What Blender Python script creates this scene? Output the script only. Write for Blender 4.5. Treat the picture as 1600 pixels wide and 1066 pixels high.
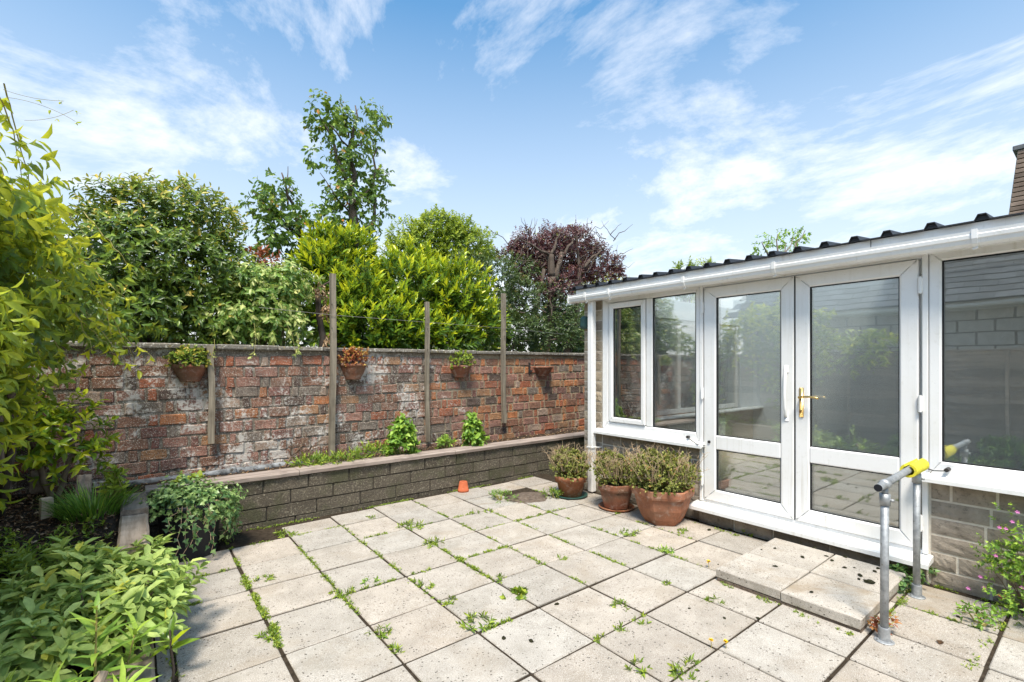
import bpy, math, random
import numpy as np
from mathutils import Vector, Matrix, Euler

random.seed(11)
RNG = np.random.default_rng(7)
scene = bpy.context.scene
for o in list(bpy.data.objects):
    bpy.data.objects.remove(o)
C = scene.collection
R = math.radians

# ------------------------------------------------------------------ camera
CAM_H = 1.5
FPX = 745.0                      # focal length in photo pixels (1600 wide)
YAW = math.atan((800 - 212) / FPX)
cam_d = bpy.data.cameras.new('camera')
cam_d.sensor_width = 36.0
cam_d.lens = FPX / 1600 * 36
cam_d.shift_y = 38.0 / 1600
cam_d.clip_start = 0.05
cam_d.clip_end = 2000
cam = bpy.data.objects.new('camera', cam_d)
C.objects.link(cam)
cam.location = (0, 0, CAM_H)
cam.rotation_euler = (R(90), 0, -YAW)
scene.camera = cam

# ------------------------------------------------------------------ sky and sun
SUN_AZ = Vector((-0.66, -0.75))          # horizontal direction towards the sun
SUN_EL = R(62)
world = bpy.data.worlds.new('World')
scene.world = world
world.use_nodes = True
wn = world.node_tree
wn.nodes.clear()


def wnode(t, **kw):
    n = wn.nodes.new(t)
    for k, v in kw.items():
        setattr(n, k, v)
    return n


w_out = wnode('ShaderNodeOutputWorld')
w_bg = wnode('ShaderNodeBackground')
w_bg.inputs['Strength'].default_value = 0.15
w_sky = wnode('ShaderNodeTexSky', sky_type='NISHITA')
w_sky.sun_disc = False
w_sky.sun_elevation = SUN_EL
w_sky.sun_rotation = math.atan2(SUN_AZ.x, SUN_AZ.y)
w_sky.air_density = 1.0
w_sky.dust_density = 0.6
w_sky.ozone_density = 2.2
w_tc = wnode('ShaderNodeTexCoord')
w_sep = wnode('ShaderNodeSeparateXYZ')
wn.links.new(w_tc.outputs['Generated'], w_sep.inputs[0])


def wmath(op, a, b=None, clamp=False):
    n = wnode('ShaderNodeMath', operation=op)
    n.use_clamp = clamp
    for i, v in enumerate((a, b)):
        if v is None:
            continue
        if isinstance(v, (int, float)):
            n.inputs[i].default_value = v
        else:
            wn.links.new(v, n.inputs[i])
    return n.outputs[0]


zz = wmath('ADD', wmath('MAXIMUM', w_sep.outputs[2], 0.0), 0.16)
cx = wmath('DIVIDE', w_sep.outputs[0], zz)
cy = wmath('DIVIDE', w_sep.outputs[1], zz)
w_cmb = wnode('ShaderNodeCombineXYZ')
wn.links.new(cx, w_cmb.inputs[0])
wn.links.new(cy, w_cmb.inputs[1])
w_map = wnode('ShaderNodeMapping')
w_map.inputs['Rotation'].default_value = (0, 0, R(-18))
w_map.inputs['Scale'].default_value = (1.0, 0.78, 1)
w_map.inputs['Location'].default_value = (2.35, 0.4, 0)
wn.links.new(w_cmb.outputs[0], w_map.inputs[0])
w_n1 = wnode('ShaderNodeTexNoise')
w_n1.inputs['Scale'].default_value = 1.25
w_n1.inputs['Detail'].default_value = 9
w_n1.inputs['Roughness'].default_value = 0.66
w_n1.inputs['Distortion'].default_value = 0.35
wn.links.new(w_map.outputs[0], w_n1.inputs['Vector'])
w_r = wnode('ShaderNodeValToRGB')
w_r.color_ramp.elements[0].position = 0.505
w_r.color_ramp.elements[0].color = (0, 0, 0, 1)
w_r.color_ramp.elements[1].position = 0.73
w_r.color_ramp.elements[1].color = (1, 1, 1, 1)
wn.links.new(w_n1.outputs['Fac'], w_r.inputs[0])
# thin haze that whitens the sky towards the horizon, all round
hz = wmath('SUBTRACT', 1.0, wmath('DIVIDE', w_sep.outputs[2], 0.60), True)
hz = wmath('MULTIPLY', wmath('POWER', hz, 1.0), 1.0)
cl = wmath('MULTIPLY', w_r.outputs[0], 0.85)
w_hz = wnode('ShaderNodeMixRGB')
w_hz.inputs[2].default_value = (2.9, 2.85, 2.85, 1)
w_mix = wnode('ShaderNodeMixRGB')
w_mix.inputs[2].default_value = (4.6, 4.45, 4.3, 1)
w_tint = wnode('ShaderNodeMixRGB', blend_type='MULTIPLY')
w_tint.inputs[0].default_value = 1.0
w_tint.inputs[2].default_value = (0.50, 0.76, 0.78, 1)
wn.links.new(w_sky.outputs[0], w_tint.inputs[1])
wn.links.new(hz, w_hz.inputs[0])
wn.links.new(w_tint.outputs[0], w_hz.inputs[1])
wn.links.new(cl, w_mix.inputs[0])
wn.links.new(w_hz.outputs[0], w_mix.inputs[1])
wn.links.new(w_mix.outputs[0], w_bg.inputs['Color'])
wn.links.new(w_bg.outputs[0], w_out.inputs['Surface'])

sun_d = bpy.data.lights.new('sun', 'SUN')
sun_d.energy = 2.8
sun_d.angle = R(15)
sun_d.color = (1.0, 0.91, 0.78)
sun = bpy.data.objects.new('sun', sun_d)
C.objects.link(sun)
sv = Vector((SUN_AZ.x, SUN_AZ.y, 0)).normalized() * math.cos(SUN_EL) + Vector((0, 0, math.sin(SUN_EL)))
sun.rotation_euler = sv.to_track_quat('Z', 'Y').to_euler()

scene.view_settings.view_transform = 'Standard'
scene.view_settings.look = 'None'
scene.view_settings.gamma = 1
scene.view_settings.exposure = 1.2
scene.view_settings.use_curve_mapping = False

# ------------------------------------------------------------------ pixel helpers (survey of the place)
_c, _s = math.cos(YAW), math.sin(YAW)


def ray(x, y):
    r = (x - 800) / FPX
    return (_s + r * _c, _c - r * _s, -(y - 571) / FPX)


def onZ(x, y, z=0.0):
    d = ray(x, y)
    t = (z - CAM_H) / d[2]
    return Vector((d[0] * t, d[1] * t, z))


def onY(x, y, Y):
    d = ray(x, y)
    t = Y / d[1]
    return Vector((d[0] * t, Y, CAM_H + d[2] * t))


def onX(x, y, X):
    d = ray(x, y)
    t = X / d[0]
    return Vector((X, d[1] * t, CAM_H + d[2] * t))


def depth(p):
    return p[0] * _s + p[1] * _c


# ------------------------------------------------------------------ materials
class NT:
    def __init__(self, name):
        self.m = bpy.data.materials.new(name)
        self.m.use_nodes = True
        self.t = self.m.node_tree
        self.t.nodes.clear()
        self.out = self.t.nodes.new('ShaderNodeOutputMaterial')

    def n(self, typ, ins=None, **kw):
        nd = self.t.nodes.new(typ)
        for k, v in kw.items():
            setattr(nd, k, v)
        for k, v in (ins or {}).items():
            self.put(nd.inputs[k], v)
        return nd

    def put(self, sock, v):
        if isinstance(v, bpy.types.NodeSocket):
            self.t.links.new(v, sock)
        elif isinstance(v, tuple) and sock.type == 'RGBA' and len(v) == 3:
            sock.default_value = v + (1,)
        else:
            sock.default_value = v

    def pos(self, scale=(1, 1, 1), obj=False):
        if obj:
            src = self.n('ShaderNodeTexCoord').outputs['Object']
        else:
            src = self.n('ShaderNodeNewGeometry').outputs['Position']
        mp = self.n('ShaderNodeMapping', {'Vector': src, 'Scale': scale})
        return mp.outputs[0]

    def noise(self, vec, scale, detail=4, rough=0.55, dist=0.0):
        return self.n('ShaderNodeTexNoise', {'Vector': vec, 'Scale': scale, 'Detail': detail, 'Roughness': rough, 'Distortion': dist}).outputs['Fac']

    def ramp(self, fac, stops):
        r = self.n('ShaderNodeValToRGB', {'Fac': fac})
        e = r.color_ramp.elements
        while len(e) < len(stops):
            e.new(0.5)
        for el, (p, c) in zip(e, stops):
            el.position = p
            el.color = (c + (1,)) if isinstance(c, tuple) else (c, c, c, 1)
        return r.outputs[0]

    def mix(self, fac, a, b, blend='MIX'):
        nd = self.n('ShaderNodeMixRGB', {'Fac': fac, 'Color1': a, 'Color2': b}, blend_type=blend)
        return nd.outputs[0]

    def math(self, op, a, b=0.0, clamp=False):
        nd = self.n('ShaderNodeMath', {0: a, 1: b}, operation=op)
        nd.use_clamp = clamp
        return nd.outputs[0]

    def bump(self, h, strength=0.3, dist=0.01):
        return self.n('ShaderNodeBump', {'Height': h, 'Strength': strength, 'Distance': dist}).outputs[0]

    def bsdf(self, col, rough=0.8, normal=None, metallic=0.0, spec=0.4, **kw):
        ins = {'Base Color': col, 'Roughness': rough, 'Metallic': metallic, 'Specular IOR Level': spec}
        if normal is not None:
            ins['Normal'] = normal
        ins.update(kw)
        b = self.n('ShaderNodeBsdfPrincipled', ins)
        return b.outputs[0]

    def done(self, sh):
        self.t.links.new(sh, self.out.inputs['Surface'])
        return self.m


M = {}


def xramp(k, axis, a, b):
    """0..1 along a world axis"""
    g = k.n('ShaderNodeNewGeometry').outputs['Position']
    s = k.n('ShaderNodeSeparateXYZ', {0: g}).outputs[axis]
    return k.math('DIVIDE', k.math('SUBTRACT', s, a), b - a, True)


def aged(k, p, col, lich=1.0):
    """soot, pale lichen freckles and old flaking whitewash that thins out along the wall"""
    g1 = k.ramp(k.noise(p, 6.0, 6, 0.7), [(0.47, 0.0), (0.66, 0.62)])
    col = k.mix(g1, col, (0.125, 0.10, 0.082))
    col = k.mix(0.07, col, (0.27, 0.235, 0.20))
    g2 = k.ramp(k.noise(p, 140, 3, 0.75), [(0.50, 0.0), (0.62, 0.8)])
    col = k.mix(g2, col, (0.045, 0.034, 0.028))
    xr = xramp(k, 0, 2.9, 4.3)
    big = k.noise(p, 3.1, 5, 0.62, 0.5)
    sm = k.noise(p, 34, 6, 0.75)
    thr = k.math('ADD', k.math('MULTIPLY', big, 0.85), k.math('MULTIPLY', sm, 0.62))
    thr = k.math('SUBTRACT', thr, k.math('MULTIPLY', xr, 0.15))
    lm = k.ramp(thr, [(0.77, 0.0), (0.84, 0.85 * lich)])
    col = k.mix(lm, col, k.mix(k.noise(p, 70), (0.40, 0.365, 0.32), (0.80, 0.77, 0.73)))
    f = k.math('SUBTRACT', k.noise(p, 120, 2, 0.6), k.math('MULTIPLY', xr, 0.05))
    fm = k.ramp(f, [(0.60, 0.0), (0.635, 0.9)])
    return k.mix(fm, col, (0.62, 0.58, 0.50))


def brick_mat(name, c, lich=1.0):
    k = NT(name)
    p = k.pos()
    n1 = k.noise(p, 24, 6, 0.7)
    n2 = k.noise(p, 95, 4, 0.7)
    col = k.mix(k.ramp(n1, [(0.3, 0.0), (0.7, 1.0)]), tuple(x * 0.55 for x in c), tuple(min(1, x * 1.4) for x in c))
    col = aged(k, p, col, lich)
    h = k.math('ADD', k.math('MULTIPLY', n1, 0.9), k.math('MULTIPLY', n2, 0.7))
    return k.done(k.bsdf(col, 0.92, k.bump(h, 0.9, 0.016), spec=0.15))


BRICKS = [('red', (0.40, 0.125, 0.06)), ('orange', (0.50, 0.19, 0.075)), ('brown', (0.25, 0.115, 0.07)), ('plum', (0.24, 0.105, 0.085)),
          ('rose', (0.36, 0.18, 0.135)), ('dark', (0.115, 0.075, 0.062)), ('tan', (0.42, 0.215, 0.105)), ('grey', (0.24, 0.19, 0.155)),
          ('dusk', (0.30, 0.15, 0.10)), ('pale', (0.42, 0.30, 0.23))]
for nm, c in BRICKS:
    M['brick_' + nm] = brick_mat('brick_' + nm, c)


def simple(name, c1, c2, scale=8, rough=0.8, bump=0.3, bscale=60, detail=5, dist=0.01, spec=0.3, obj=False, speck=None, metallic=0.0, stretch=(1, 1, 1), rnd=0.0):
    k = NT(name)
    p = k.pos(stretch, obj)
    n = k.noise(p, scale, detail, 0.62)
    col = k.mix(k.ramp(n, [(0.28, 0.0), (0.72, 1.0)]), c1, c2)
    if rnd:
        ri = k.n('ShaderNodeObjectInfo').outputs['Random']
        col = k.mix(1.0, col, k.ramp(ri, [(0.0, 1.0 - rnd), (1.0, 1.0 + rnd * 0.4)]), 'MULTIPLY')
    if speck:
        sc, thr, cc = speck
        v = k.noise(p, sc, 3, 0.7)
        col = k.mix(k.ramp(v, [(thr, 0.0), (thr + 0.07, 0.9)]), col, cc)
    h = k.noise(p, bscale, 5, 0.65)
    M[name] = k.done(k.bsdf(col, rough, k.bump(h, bump, dist), metallic, spec))
    return M[name]


def make_mortar():
    k = NT('mortar')
    p = k.pos()
    n = k.noise(p, 14, 5, 0.65)
    xr = xramp(k, 0, 2.6, 4.2)
    a = k.mix(n, (0.10, 0.082, 0.064), (0.34, 0.29, 0.23))
    b = k.mix(n, (0.30, 0.22, 0.13), (0.56, 0.46, 0.32))
    col = aged(k, p, k.mix(xr, a, b), 0.8)
    return k.done(k.bsdf(col, 0.95, k.bump(k.noise(p, 120, 4), 0.9, 0.012), spec=0.1))


M['mortar'] = make_mortar()


def make_coping():
    k = NT('coping_stone')
    p = k.pos()
    col = k.mix(k.noise(p, 11, 5), (0.10, 0.09, 0.075), (0.30, 0.27, 0.23))
    col = k.mix(k.ramp(k.noise(p, 38, 5, 0.7), [(0.55, 0.0), (0.62, 0.85)]), col, (0.58, 0.56, 0.50))
    col = k.mix(k.ramp(k.noise(p, 7, 4, 0.7), [(0.60, 0.0), (0.68, 0.55)]), col, (0.42, 0.30, 0.07))
    return k.done(k.bsdf(col, 0.95, k.bump(k.noise(p, 70, 5), 0.6, 0.012), spec=0.1))


M['coping_stone'] = make_coping()


def make_slab(name, tone, stain):
    k = NT(name)
    ri = k.n('ShaderNodeObjectInfo').outputs['Random']
    off = k.n('ShaderNodeCombineXYZ', {0: k.math('MULTIPLY', ri, 37.0), 1: k.math('MULTIPLY', ri, 91.0)}).outputs[0]
    p = k.n('ShaderNodeVectorMath', {0: k.pos(), 1: off}, operation='ADD').outputs[0]
    n = k.noise(p, 5.5, 6, 0.62)
    c1 = tuple(x * tone * 0.84 for x in (0.40, 0.357, 0.308))
    c2 = tuple(x * tone for x in (0.52, 0.472, 0.415))
    col = k.mix(k.ramp(n, [(0.3, 0.0), (0.7, 1.0)]), c1, c2)
    col = k.mix(1.0, col, k.ramp(k.math('FRACT', k.math('MULTIPLY', ri, 7.3)), [(0.0, 0.78), (0.6, 0.96), (1.0, 1.01)]), 'MULTIPLY')
    col = k.mix(1.0, col, k.ramp(k.math('FRACT', k.math('MULTIPLY', ri, 13.7)), [(0.0, (1.0, 0.95, 0.90)), (1.0, (0.97, 1.0, 1.02))]), 'MULTIPLY')
    # exposed aggregate: fine sandy mottling, dark pits and black lichen dots
    g = k.noise(p, 210, 2, 0.6)
    col = k.mix(k.ramp(g, [(0.38, 0.62), (0.52, 0.0)]), col, (0.24, 0.20, 0.165))
    g3 = k.noise(p, 330, 2, 0.6)
    col = k.mix(k.ramp(g3, [(0.52, 0.0), (0.68, 0.75)]), col, (0.82, 0.78, 0.72))
    v = k.n('ShaderNodeTexVoronoi', {'Vector': p, 'Scale': 40.0}).outputs['Distance']
    gate = k.ramp(k.noise(p, 9, 3, 0.6), [(0.40, 0.0), (0.54, 1.0)])
    dots = k.math('MULTIPLY', k.ramp(v, [(0.17, 1.0), (0.22, 0.0)]), gate)
    col = k.mix(k.math('MULTIPLY', dots, 0.9), col, (0.075, 0.065, 0.055))
    v2 = k.n('ShaderNodeTexVoronoi', {'Vector': p, 'Scale': 21.0}).outputs['Distance']
    d2 = k.math('MULTIPLY', k.ramp(v2, [(0.09, 1.0), (0.13, 0.0)]), k.ramp(k.noise(p, 4.2, 2), [(0.47, 0.0), (0.54, 1.0)]))
    col = k.mix(k.math('MULTIPLY', d2, 0.5), col, (0.06, 0.055, 0.05))
    dm = k.ramp(k.noise(p, 3.1, 6, 0.7, 0.3), [(0.50, 0.0), (0.66, 0.42)])
    col = k.mix(dm, col, (0.25, 0.225, 0.185))
    # dirt gathered along the slab edges
    oc = k.n('ShaderNodeSeparateXYZ', {0: k.n('ShaderNodeTexCoord').outputs['Generated']})
    ed = None
    for q in (0, 1):
        e1 = k.math('ABSOLUTE', k.math('SUBTRACT', oc.outputs[q], 0.5))
        ed = e1 if ed is None else k.math('MAXIMUM', ed, e1)
    ed = k.math('ADD', ed, k.math('MULTIPLY', k.math('SUBTRACT', k.noise(p, 14, 5, 0.7), 0.5), 0.16))
    col = k.mix(k.ramp(ed, [(0.478, 0.0), (0.535, 0.5)]), col, (0.17, 0.145, 0.11))
    st = k.ramp(k.noise(p, 2.4, 5, 0.65, 0.6), [(0.52, 0.0), (0.70, stain)])
    col = k.mix(st, col, (0.30, 0.235, 0.165))
    h = k.math('ADD', k.math('MULTIPLY', g, 0.5), k.math('MULTIPLY', k.noise(p, 60, 4), 0.6))
    return k.done(k.bsdf(col, 0.9, k.bump(h, 0.5, 0.006), spec=0.2))


M['slab'] = make_slab('paving_concrete', 1.0, 0.35)
M['slab_stained'] = make_slab('paving_concrete_stained', 0.83, 0.8)
M['slab_step'] = make_slab('paving_step', 1.06, 0.85)

simple('soil', (0.028, 0.021, 0.016), (0.085, 0.064, 0.048), 16, 1.0, 0.9, 45, dist=0.03, spec=0.05)
simple('joint_dirt', (0.022, 0.017, 0.012), (0.075, 0.058, 0.042), 20, 1.0, 0.7, 80, spec=0.05)
simple('far_grass', (0.035, 0.06, 0.018), (0.07, 0.10, 0.03), 3, 0.95, 0.4, 30)
simple('gravelly_soil', (0.10, 0.075, 0.06), (0.24, 0.19, 0.15), 34, 1.0, 0.9, 90, dist=0.02, spec=0.05)


def make_block():
    k = NT('dark_block')
    p = k.pos()
    ri = k.n('ShaderNodeObjectInfo').outputs['Random']
    col = k.mix(k.noise(p, 9, 6, 0.65), (0.058, 0.049, 0.038), (0.185, 0.157, 0.122))
    col = k.mix(1.0, col, k.ramp(ri, [(0.0, 0.75), (1.0, 1.2)]), 'MULTIPLY')
    col = k.mix(k.ramp(k.noise(p, 55, 4, 0.75), [(0.55, 0.0), (0.61, 0.8)]), col, (0.33, 0.295, 0.22))
    col = k.mix(k.ramp(k.noise(p, 4.5, 4), [(0.48, 0.0), (0.64, 0.7)]), col, (0.075, 0.08, 0.042))
    col = k.mix(k.ramp(k.noise(p, 130, 3, 0.7), [(0.48, 0.0), (0.62, 0.6)]), col, (0.045, 0.038, 0.03))
    return k.done(k.bsdf(col, 0.95, k.bump(k.noise(p, 75, 5, 0.7), 0.8, 0.014), spec=0.1))


M['dark_block'] = make_block()
simple('dark_mortar', (0.03, 0.027, 0.022), (0.10, 0.088, 0.07), 30, 0.95, 0.5, 90, spec=0.1)


def make_wood(name, c1, c2, axis=1, scale=1.0, rnd=0.15):
    k = NT(name)
    st = [26, 26, 26]
    st[axis] = 1.6
    p = k.pos(tuple(x * scale for x in st))
    n = k.noise(p, 1.0, 6, 0.62, 0.3)
    col = k.mix(k.ramp(n, [(0.3, 0.0), (0.7, 1.0)]), c1, c2)
    ri = k.n('ShaderNodeObjectInfo').outputs['Random']
    col = k.mix(1.0, col, k.ramp(ri, [(0.0, 1 - rnd), (1.0, 1 + rnd)]), 'MULTIPLY')
    p2 = k.pos()
    col = k.mix(k.ramp(k.noise(p2, 6, 4, 0.65), [(0.5, 0.0), (0.72, 0.5)]), col, tuple(x * 0.55 for x in c1))
    M[name] = k.done(k.bsdf(col, 0.88, k.bump(n, 0.5, 0.006), spec=0.2))


make_wood('wood_grey_x', (0.20, 0.155, 0.13), (0.46, 0.38, 0.33), 0)
make_wood('wood_grey_y', (0.15, 0.115, 0.09), (0.40, 0.33, 0.27), 1)
make_wood('wood_post', (0.12, 0.10, 0.075), (0.33, 0.285, 0.22), 2)
make_wood('wood_fence', (0.15, 0.112, 0.082), (0.36, 0.285, 0.22), 1, 1.0, .45)
make_wood('wood_pale', (0.24, 0.18, 0.13), (0.52, 0.42, 0.33), 1)
make_wood('bark', (0.045, 0.034, 0.027), (0.16, 0.125, 0.10), 2, 1.0, 0.2)
make_wood('bark_pale', (0.12, 0.09, 0.065), (0.30, 0.24, 0.18), 2, 1.0, 0.2)
simple('twig', (0.10, 0.065, 0.045), (0.24, 0.17, 0.12), 30, 0.9, 0.2)
simple('straw', (0.32, 0.22, 0.13), (0.60, 0.46, 0.30), 40, 0.9, 0.2)
simple('vine_stem', (0.22, 0.19, 0.06), (0.42, 0.36, 0.12), 20, 0.7, 0.1)


def make_stone(name, c1, c2, sc=7):
    k = NT(name)
    p = k.pos()
    ri = k.n('ShaderNodeObjectInfo').outputs['Random']
    col = k.mix(k.ramp(k.noise(p, sc, 6, 0.65), [(0.3, 0.0), (0.7, 1.0)]), c1, c2)
    col = k.mix(1.0, col, k.ramp(ri, [(0.0, 0.74), (0.5, 1.0), (1.0, 1.16)]), 'MULTIPLY')
    col = k.mix(k.ramp(k.noise(p, 30, 5, 0.7), [(0.56, 0.0), (0.68, 0.6)]), col, tuple(x * 0.42 for x in c1))
    h = k.math('ADD', k.noise(p, 17, 6, 0.7, 0.5), k.math('MULTIPLY', k.noise(p, 80, 3), 0.3))
    M[name] = k.done(k.bsdf(col, 0.92, k.bump(h, 0.55, 0.014), spec=0.15))


make_stone('stone_buff', (0.30, 0.245, 0.18), (0.52, 0.45, 0.35))
make_stone('stone_brown', (0.215, 0.182, 0.148), (0.41, 0.355, 0.295))
simple('stone_mortar', (0.54, 0.49, 0.42), (0.70, 0.65, 0.57), 30, 0.95, 0.4, 90)


def make_pvc():
    k = NT('white_pvc')
    p = k.pos()
    n = k.noise(p, 3.2, 5, 0.6)
    col = k.mix(k.ramp(n, [(0.45, 0.0), (0.75, 0.5)]), (0.80, 0.80, 0.80), (0.69, 0.675, 0.63))
    drip = k.math('MULTIPLY', k.ramp(k.noise(k.pos((34, 34, 1.3)), 1.0, 4, 0.6), [(0.54, 0.0), (0.76, 0.42)]), k.ramp(k.noise(p, 1.7, 3), [(0.42, 0.0), (0.62, 1.0)]))
    col = k.mix(drip, col, (0.42, 0.38, 0.29))
    col = k.mix(k.ramp(k.noise(p, 22, 6, 0.7), [(0.58, 0.0), (0.76, 0.3)]), col, (0.44, 0.42, 0.33))
    sp = k.ramp(k.noise(p, 130, 2, 0.6), [(0.72, 0.0), (0.76, 0.7)])
    col = k.mix(sp, col, (0.15, 0.13, 0.10))
    return k.done(k.bsdf(col, 0.38, k.bump(n, 0.03, 0.01), spec=0.45))


M['pvc'] = make_pvc()
k = NT('stained_pvc')
p = k.pos((1, 3.0, 1))
M['pvc_old'] = k.done(k.bsdf(k.mix(k.ramp(k.noise(p, 4, 5, 0.65), [(0.4, 0.0), (0.7, 1.0)]), (0.76, 0.745, 0.70), (0.58, 0.50, 0.37)), 0.45))


def make_glass(name='window_glass', gain=6.5):
    k = NT(name)
    fr = k.n('ShaderNodeFresnel', {'IOR': 1.5}).outputs[0]
    fac = k.math('MULTIPLY', fr, gain, True)
    p = k.pos()
    # dusty panes scatter a little light
    tr = k.n('ShaderNodeBsdfTransparent', {'Color': (0.95, 0.97, 0.96)}).outputs[0]
    df = k.n('ShaderNodeBsdfDiffuse', {'Color': (0.55, 0.53, 0.48)}).outputs[0]
    dust = k.ramp(k.noise(p, 2.2, 6, 0.65), [(0.35, 0.02), (0.75, 0.065)])
    spk = k.ramp(k.noise(p, 95, 2, 0.6), [(0.745, 0.0), (0.77, 0.6)])
    tr2 = k.n('ShaderNodeMixShader', {0: k.math('MAXIMUM', dust, spk), 1: tr, 2: df}).outputs[0]
    wv = k.bump(k.noise(p, 1.6, 2, 0.4), 0.06, 0.02)
    gl = k.n('ShaderNodeBsdfGlossy', {'Color': (0.92, 0.94, 0.93), 'Roughness': 0.0, 'Normal': wv}).outputs[0]
    return k.done(k.n('ShaderNodeMixShader', {0: fac, 1: tr2, 2: gl}).outputs[0])


M['glass'] = make_glass()


def plain(name, c, rough=0.5, metallic=0.0, spec=0.4):
    k = NT(name)
    M[name] = k.done(k.bsdf(c, rough, None, metallic, spec))


plain('gasket', (0.012, 0.012, 0.013), 0.6)
plain('brass', (0.62, 0.43, 0.17), 0.28, 1.0)
plain('black_plastic', (0.014, 0.016, 0.022), 0.42)
plain('green_plastic', (0.03, 0.09, 0.075), 0.45)
plain('dark_iron', (0.03, 0.026, 0.024), 0.6)
plain('wire', (0.30, 0.28, 0.25), 0.5, 0.7)
plain('yellow_petal', (0.85, 0.56, 0.01), 0.6)
plain('pink_petal', (0.66, 0.22, 0.50), 0.6)
plain('roof_sheet', (0.022, 0.023, 0.027), 0.5)
plain('plaster_inside', (0.70, 0.73, 0.76), 0.9)
plain('white_paint', (0.74, 0.74, 0.72), 0.6)
plain('teal_paint', (0.05, 0.12, 0.115), 0.5)
simple('yellow_foam', (0.62, 0.54, 0.04), (0.80, 0.72, 0.05), 9, 0.85, 0.3, 70, speck=(30, 0.60, (0.40, 0.34, 0.08)))
simple('galvanised', (0.24, 0.255, 0.27), (0.50, 0.515, 0.53), 24, 0.55, 0.2, 60, metallic=0.55, speck=(60, 0.63, (0.20, 0.17, 0.14)))
simple('lead_pipe', (0.03, 0.032, 0.035), (0.34, 0.355, 0.37), 14, 0.85, 0.7, 40, speck=(22, 0.55, (0.05, 0.042, 0.034)))
simple('floor_inside', (0.40, 0.34, 0.27), (0.52, 0.45, 0.37), 5, 0.5, 0.05)
simple('render_inside', (0.70, 0.69, 0.66), (0.78, 0.77, 0.74), 3, 0.8, 0.05)
simple('slate', (0.07, 0.075, 0.085), (0.17, 0.175, 0.185), 9, 0.55, 0.35, 50, rnd=0.35)
simple('stone_tile', (0.20, 0.19, 0.17), (0.42, 0.40, 0.37), 9, 0.9, 0.5, 40, rnd=0.3)
simple('grey_block', (0.40, 0.365, 0.31), (0.60, 0.55, 0.48), 8, 0.95, 0.5, 60, rnd=0.15)
simple('chimney_brick', (0.17, 0.12, 0.095), (0.31, 0.235, 0.185), 6, 0.9, 0.3, 60, rnd=0.35)
simple('chimney_mortar', (0.55, 0.52, 0.46), (0.68, 0.65, 0.58), 12, 0.9)
simple('moss', (0.02, 0.018, 0.010), (0.06, 0.06, 0.025), 60, 1.0, 1.0, 160, dist=0.02)


def make_terracotta(name, c, worn):
    k = NT(name)
    p = k.pos()
    col = k.mix(k.ramp(k.noise(p, 7, 5, 0.62), [(0.3, 0.0), (0.7, 1.0)]), tuple(x * 0.7 for x in c), tuple(x * 1.2 for x in c))
    col = k.mix(k.ramp(k.noise(p, 3.2, 4, 0.6), [(0.48, 0.0), (0.66, worn)]), col, (0.19, 0.13, 0.09))
    col = k.mix(k.ramp(k.noise(p, 55, 4, 0.7), [(0.60, 0.0), (0.70, 0.45)]), col, (0.48, 0.36, 0.27))
    col = k.mix(k.ramp(k.noise(p, 11, 6, 0.7, 0.4), [(0.53, 0.0), (0.68, 0.5 * (worn > .3))]), col, (0.50, 0.40, 0.33))
    col = k.mix(k.ramp(k.noise(p, 18, 5, 0.7), [(0.56, 0.0), (0.7, worn * .8)]), col, (0.085, 0.07, 0.045))
    M[name] = k.done(k.bsdf(col, 0.9, k.bump(k.noise(p, 80, 4), 0.35, 0.006), spec=0.15))


make_terracotta('terracotta', (0.34, 0.135, 0.07), 0.65)
make_terracotta('terracotta_pale', (0.36, 0.155, 0.09), 0.5)
make_terracotta('terracotta_brown', (0.235, 0.095, 0.055), 0.7)
make_terracotta('terracotta_new', (0.52, 0.13, 0.055), 0.15)


LEAF_GAIN = {'leaf_laurel': 1.95, 'leaf_climber': 1.35, 'leaf_sage': 2.0, 'leaf_plum': 2.1, 'leaf_dead': 1.2, 'leaf_red': 1.2, 'leaf_weed': 1.25, 'leaf_oak': 1.5, 'leaf_sedum': 1.6}


def leaf_mat(name, stops, rough=0.42, trans=0.35, tcol=(0.35, 0.45, 0.05), spec=0.45, veins=True):
    """stops: colours along the per-leaf attribute 'var' (old leaf .. new leaf)"""
    k = NT(name)
    stops = [(p_, tuple(min(.7, x * LEAF_GAIN.get(name, 1.7)) for x in c_)) for p_, c_ in stops]
    at = k.n('ShaderNodeAttribute', attribute_name='var').outputs['Fac']
    col = k.ramp(at, stops)
    p = k.pos()
    n = k.noise(p, 35, 3, 0.6)
    col = k.mix(1.0, col, k.ramp(n, [(0.3, 0.78), (0.7, 1.18)]), 'MULTIPLY')
    b = k.bsdf(col, rough, None, 0.0, spec)
    tc = k.mix(0.55, col, tcol)
    t = k.n('ShaderNodeBsdfTranslucent', {'Color': tc}).outputs[0]
    M[name] = k.done(k.n('ShaderNodeMixShader', {0: trans, 1: b, 2: t}).outputs[0])


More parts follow.
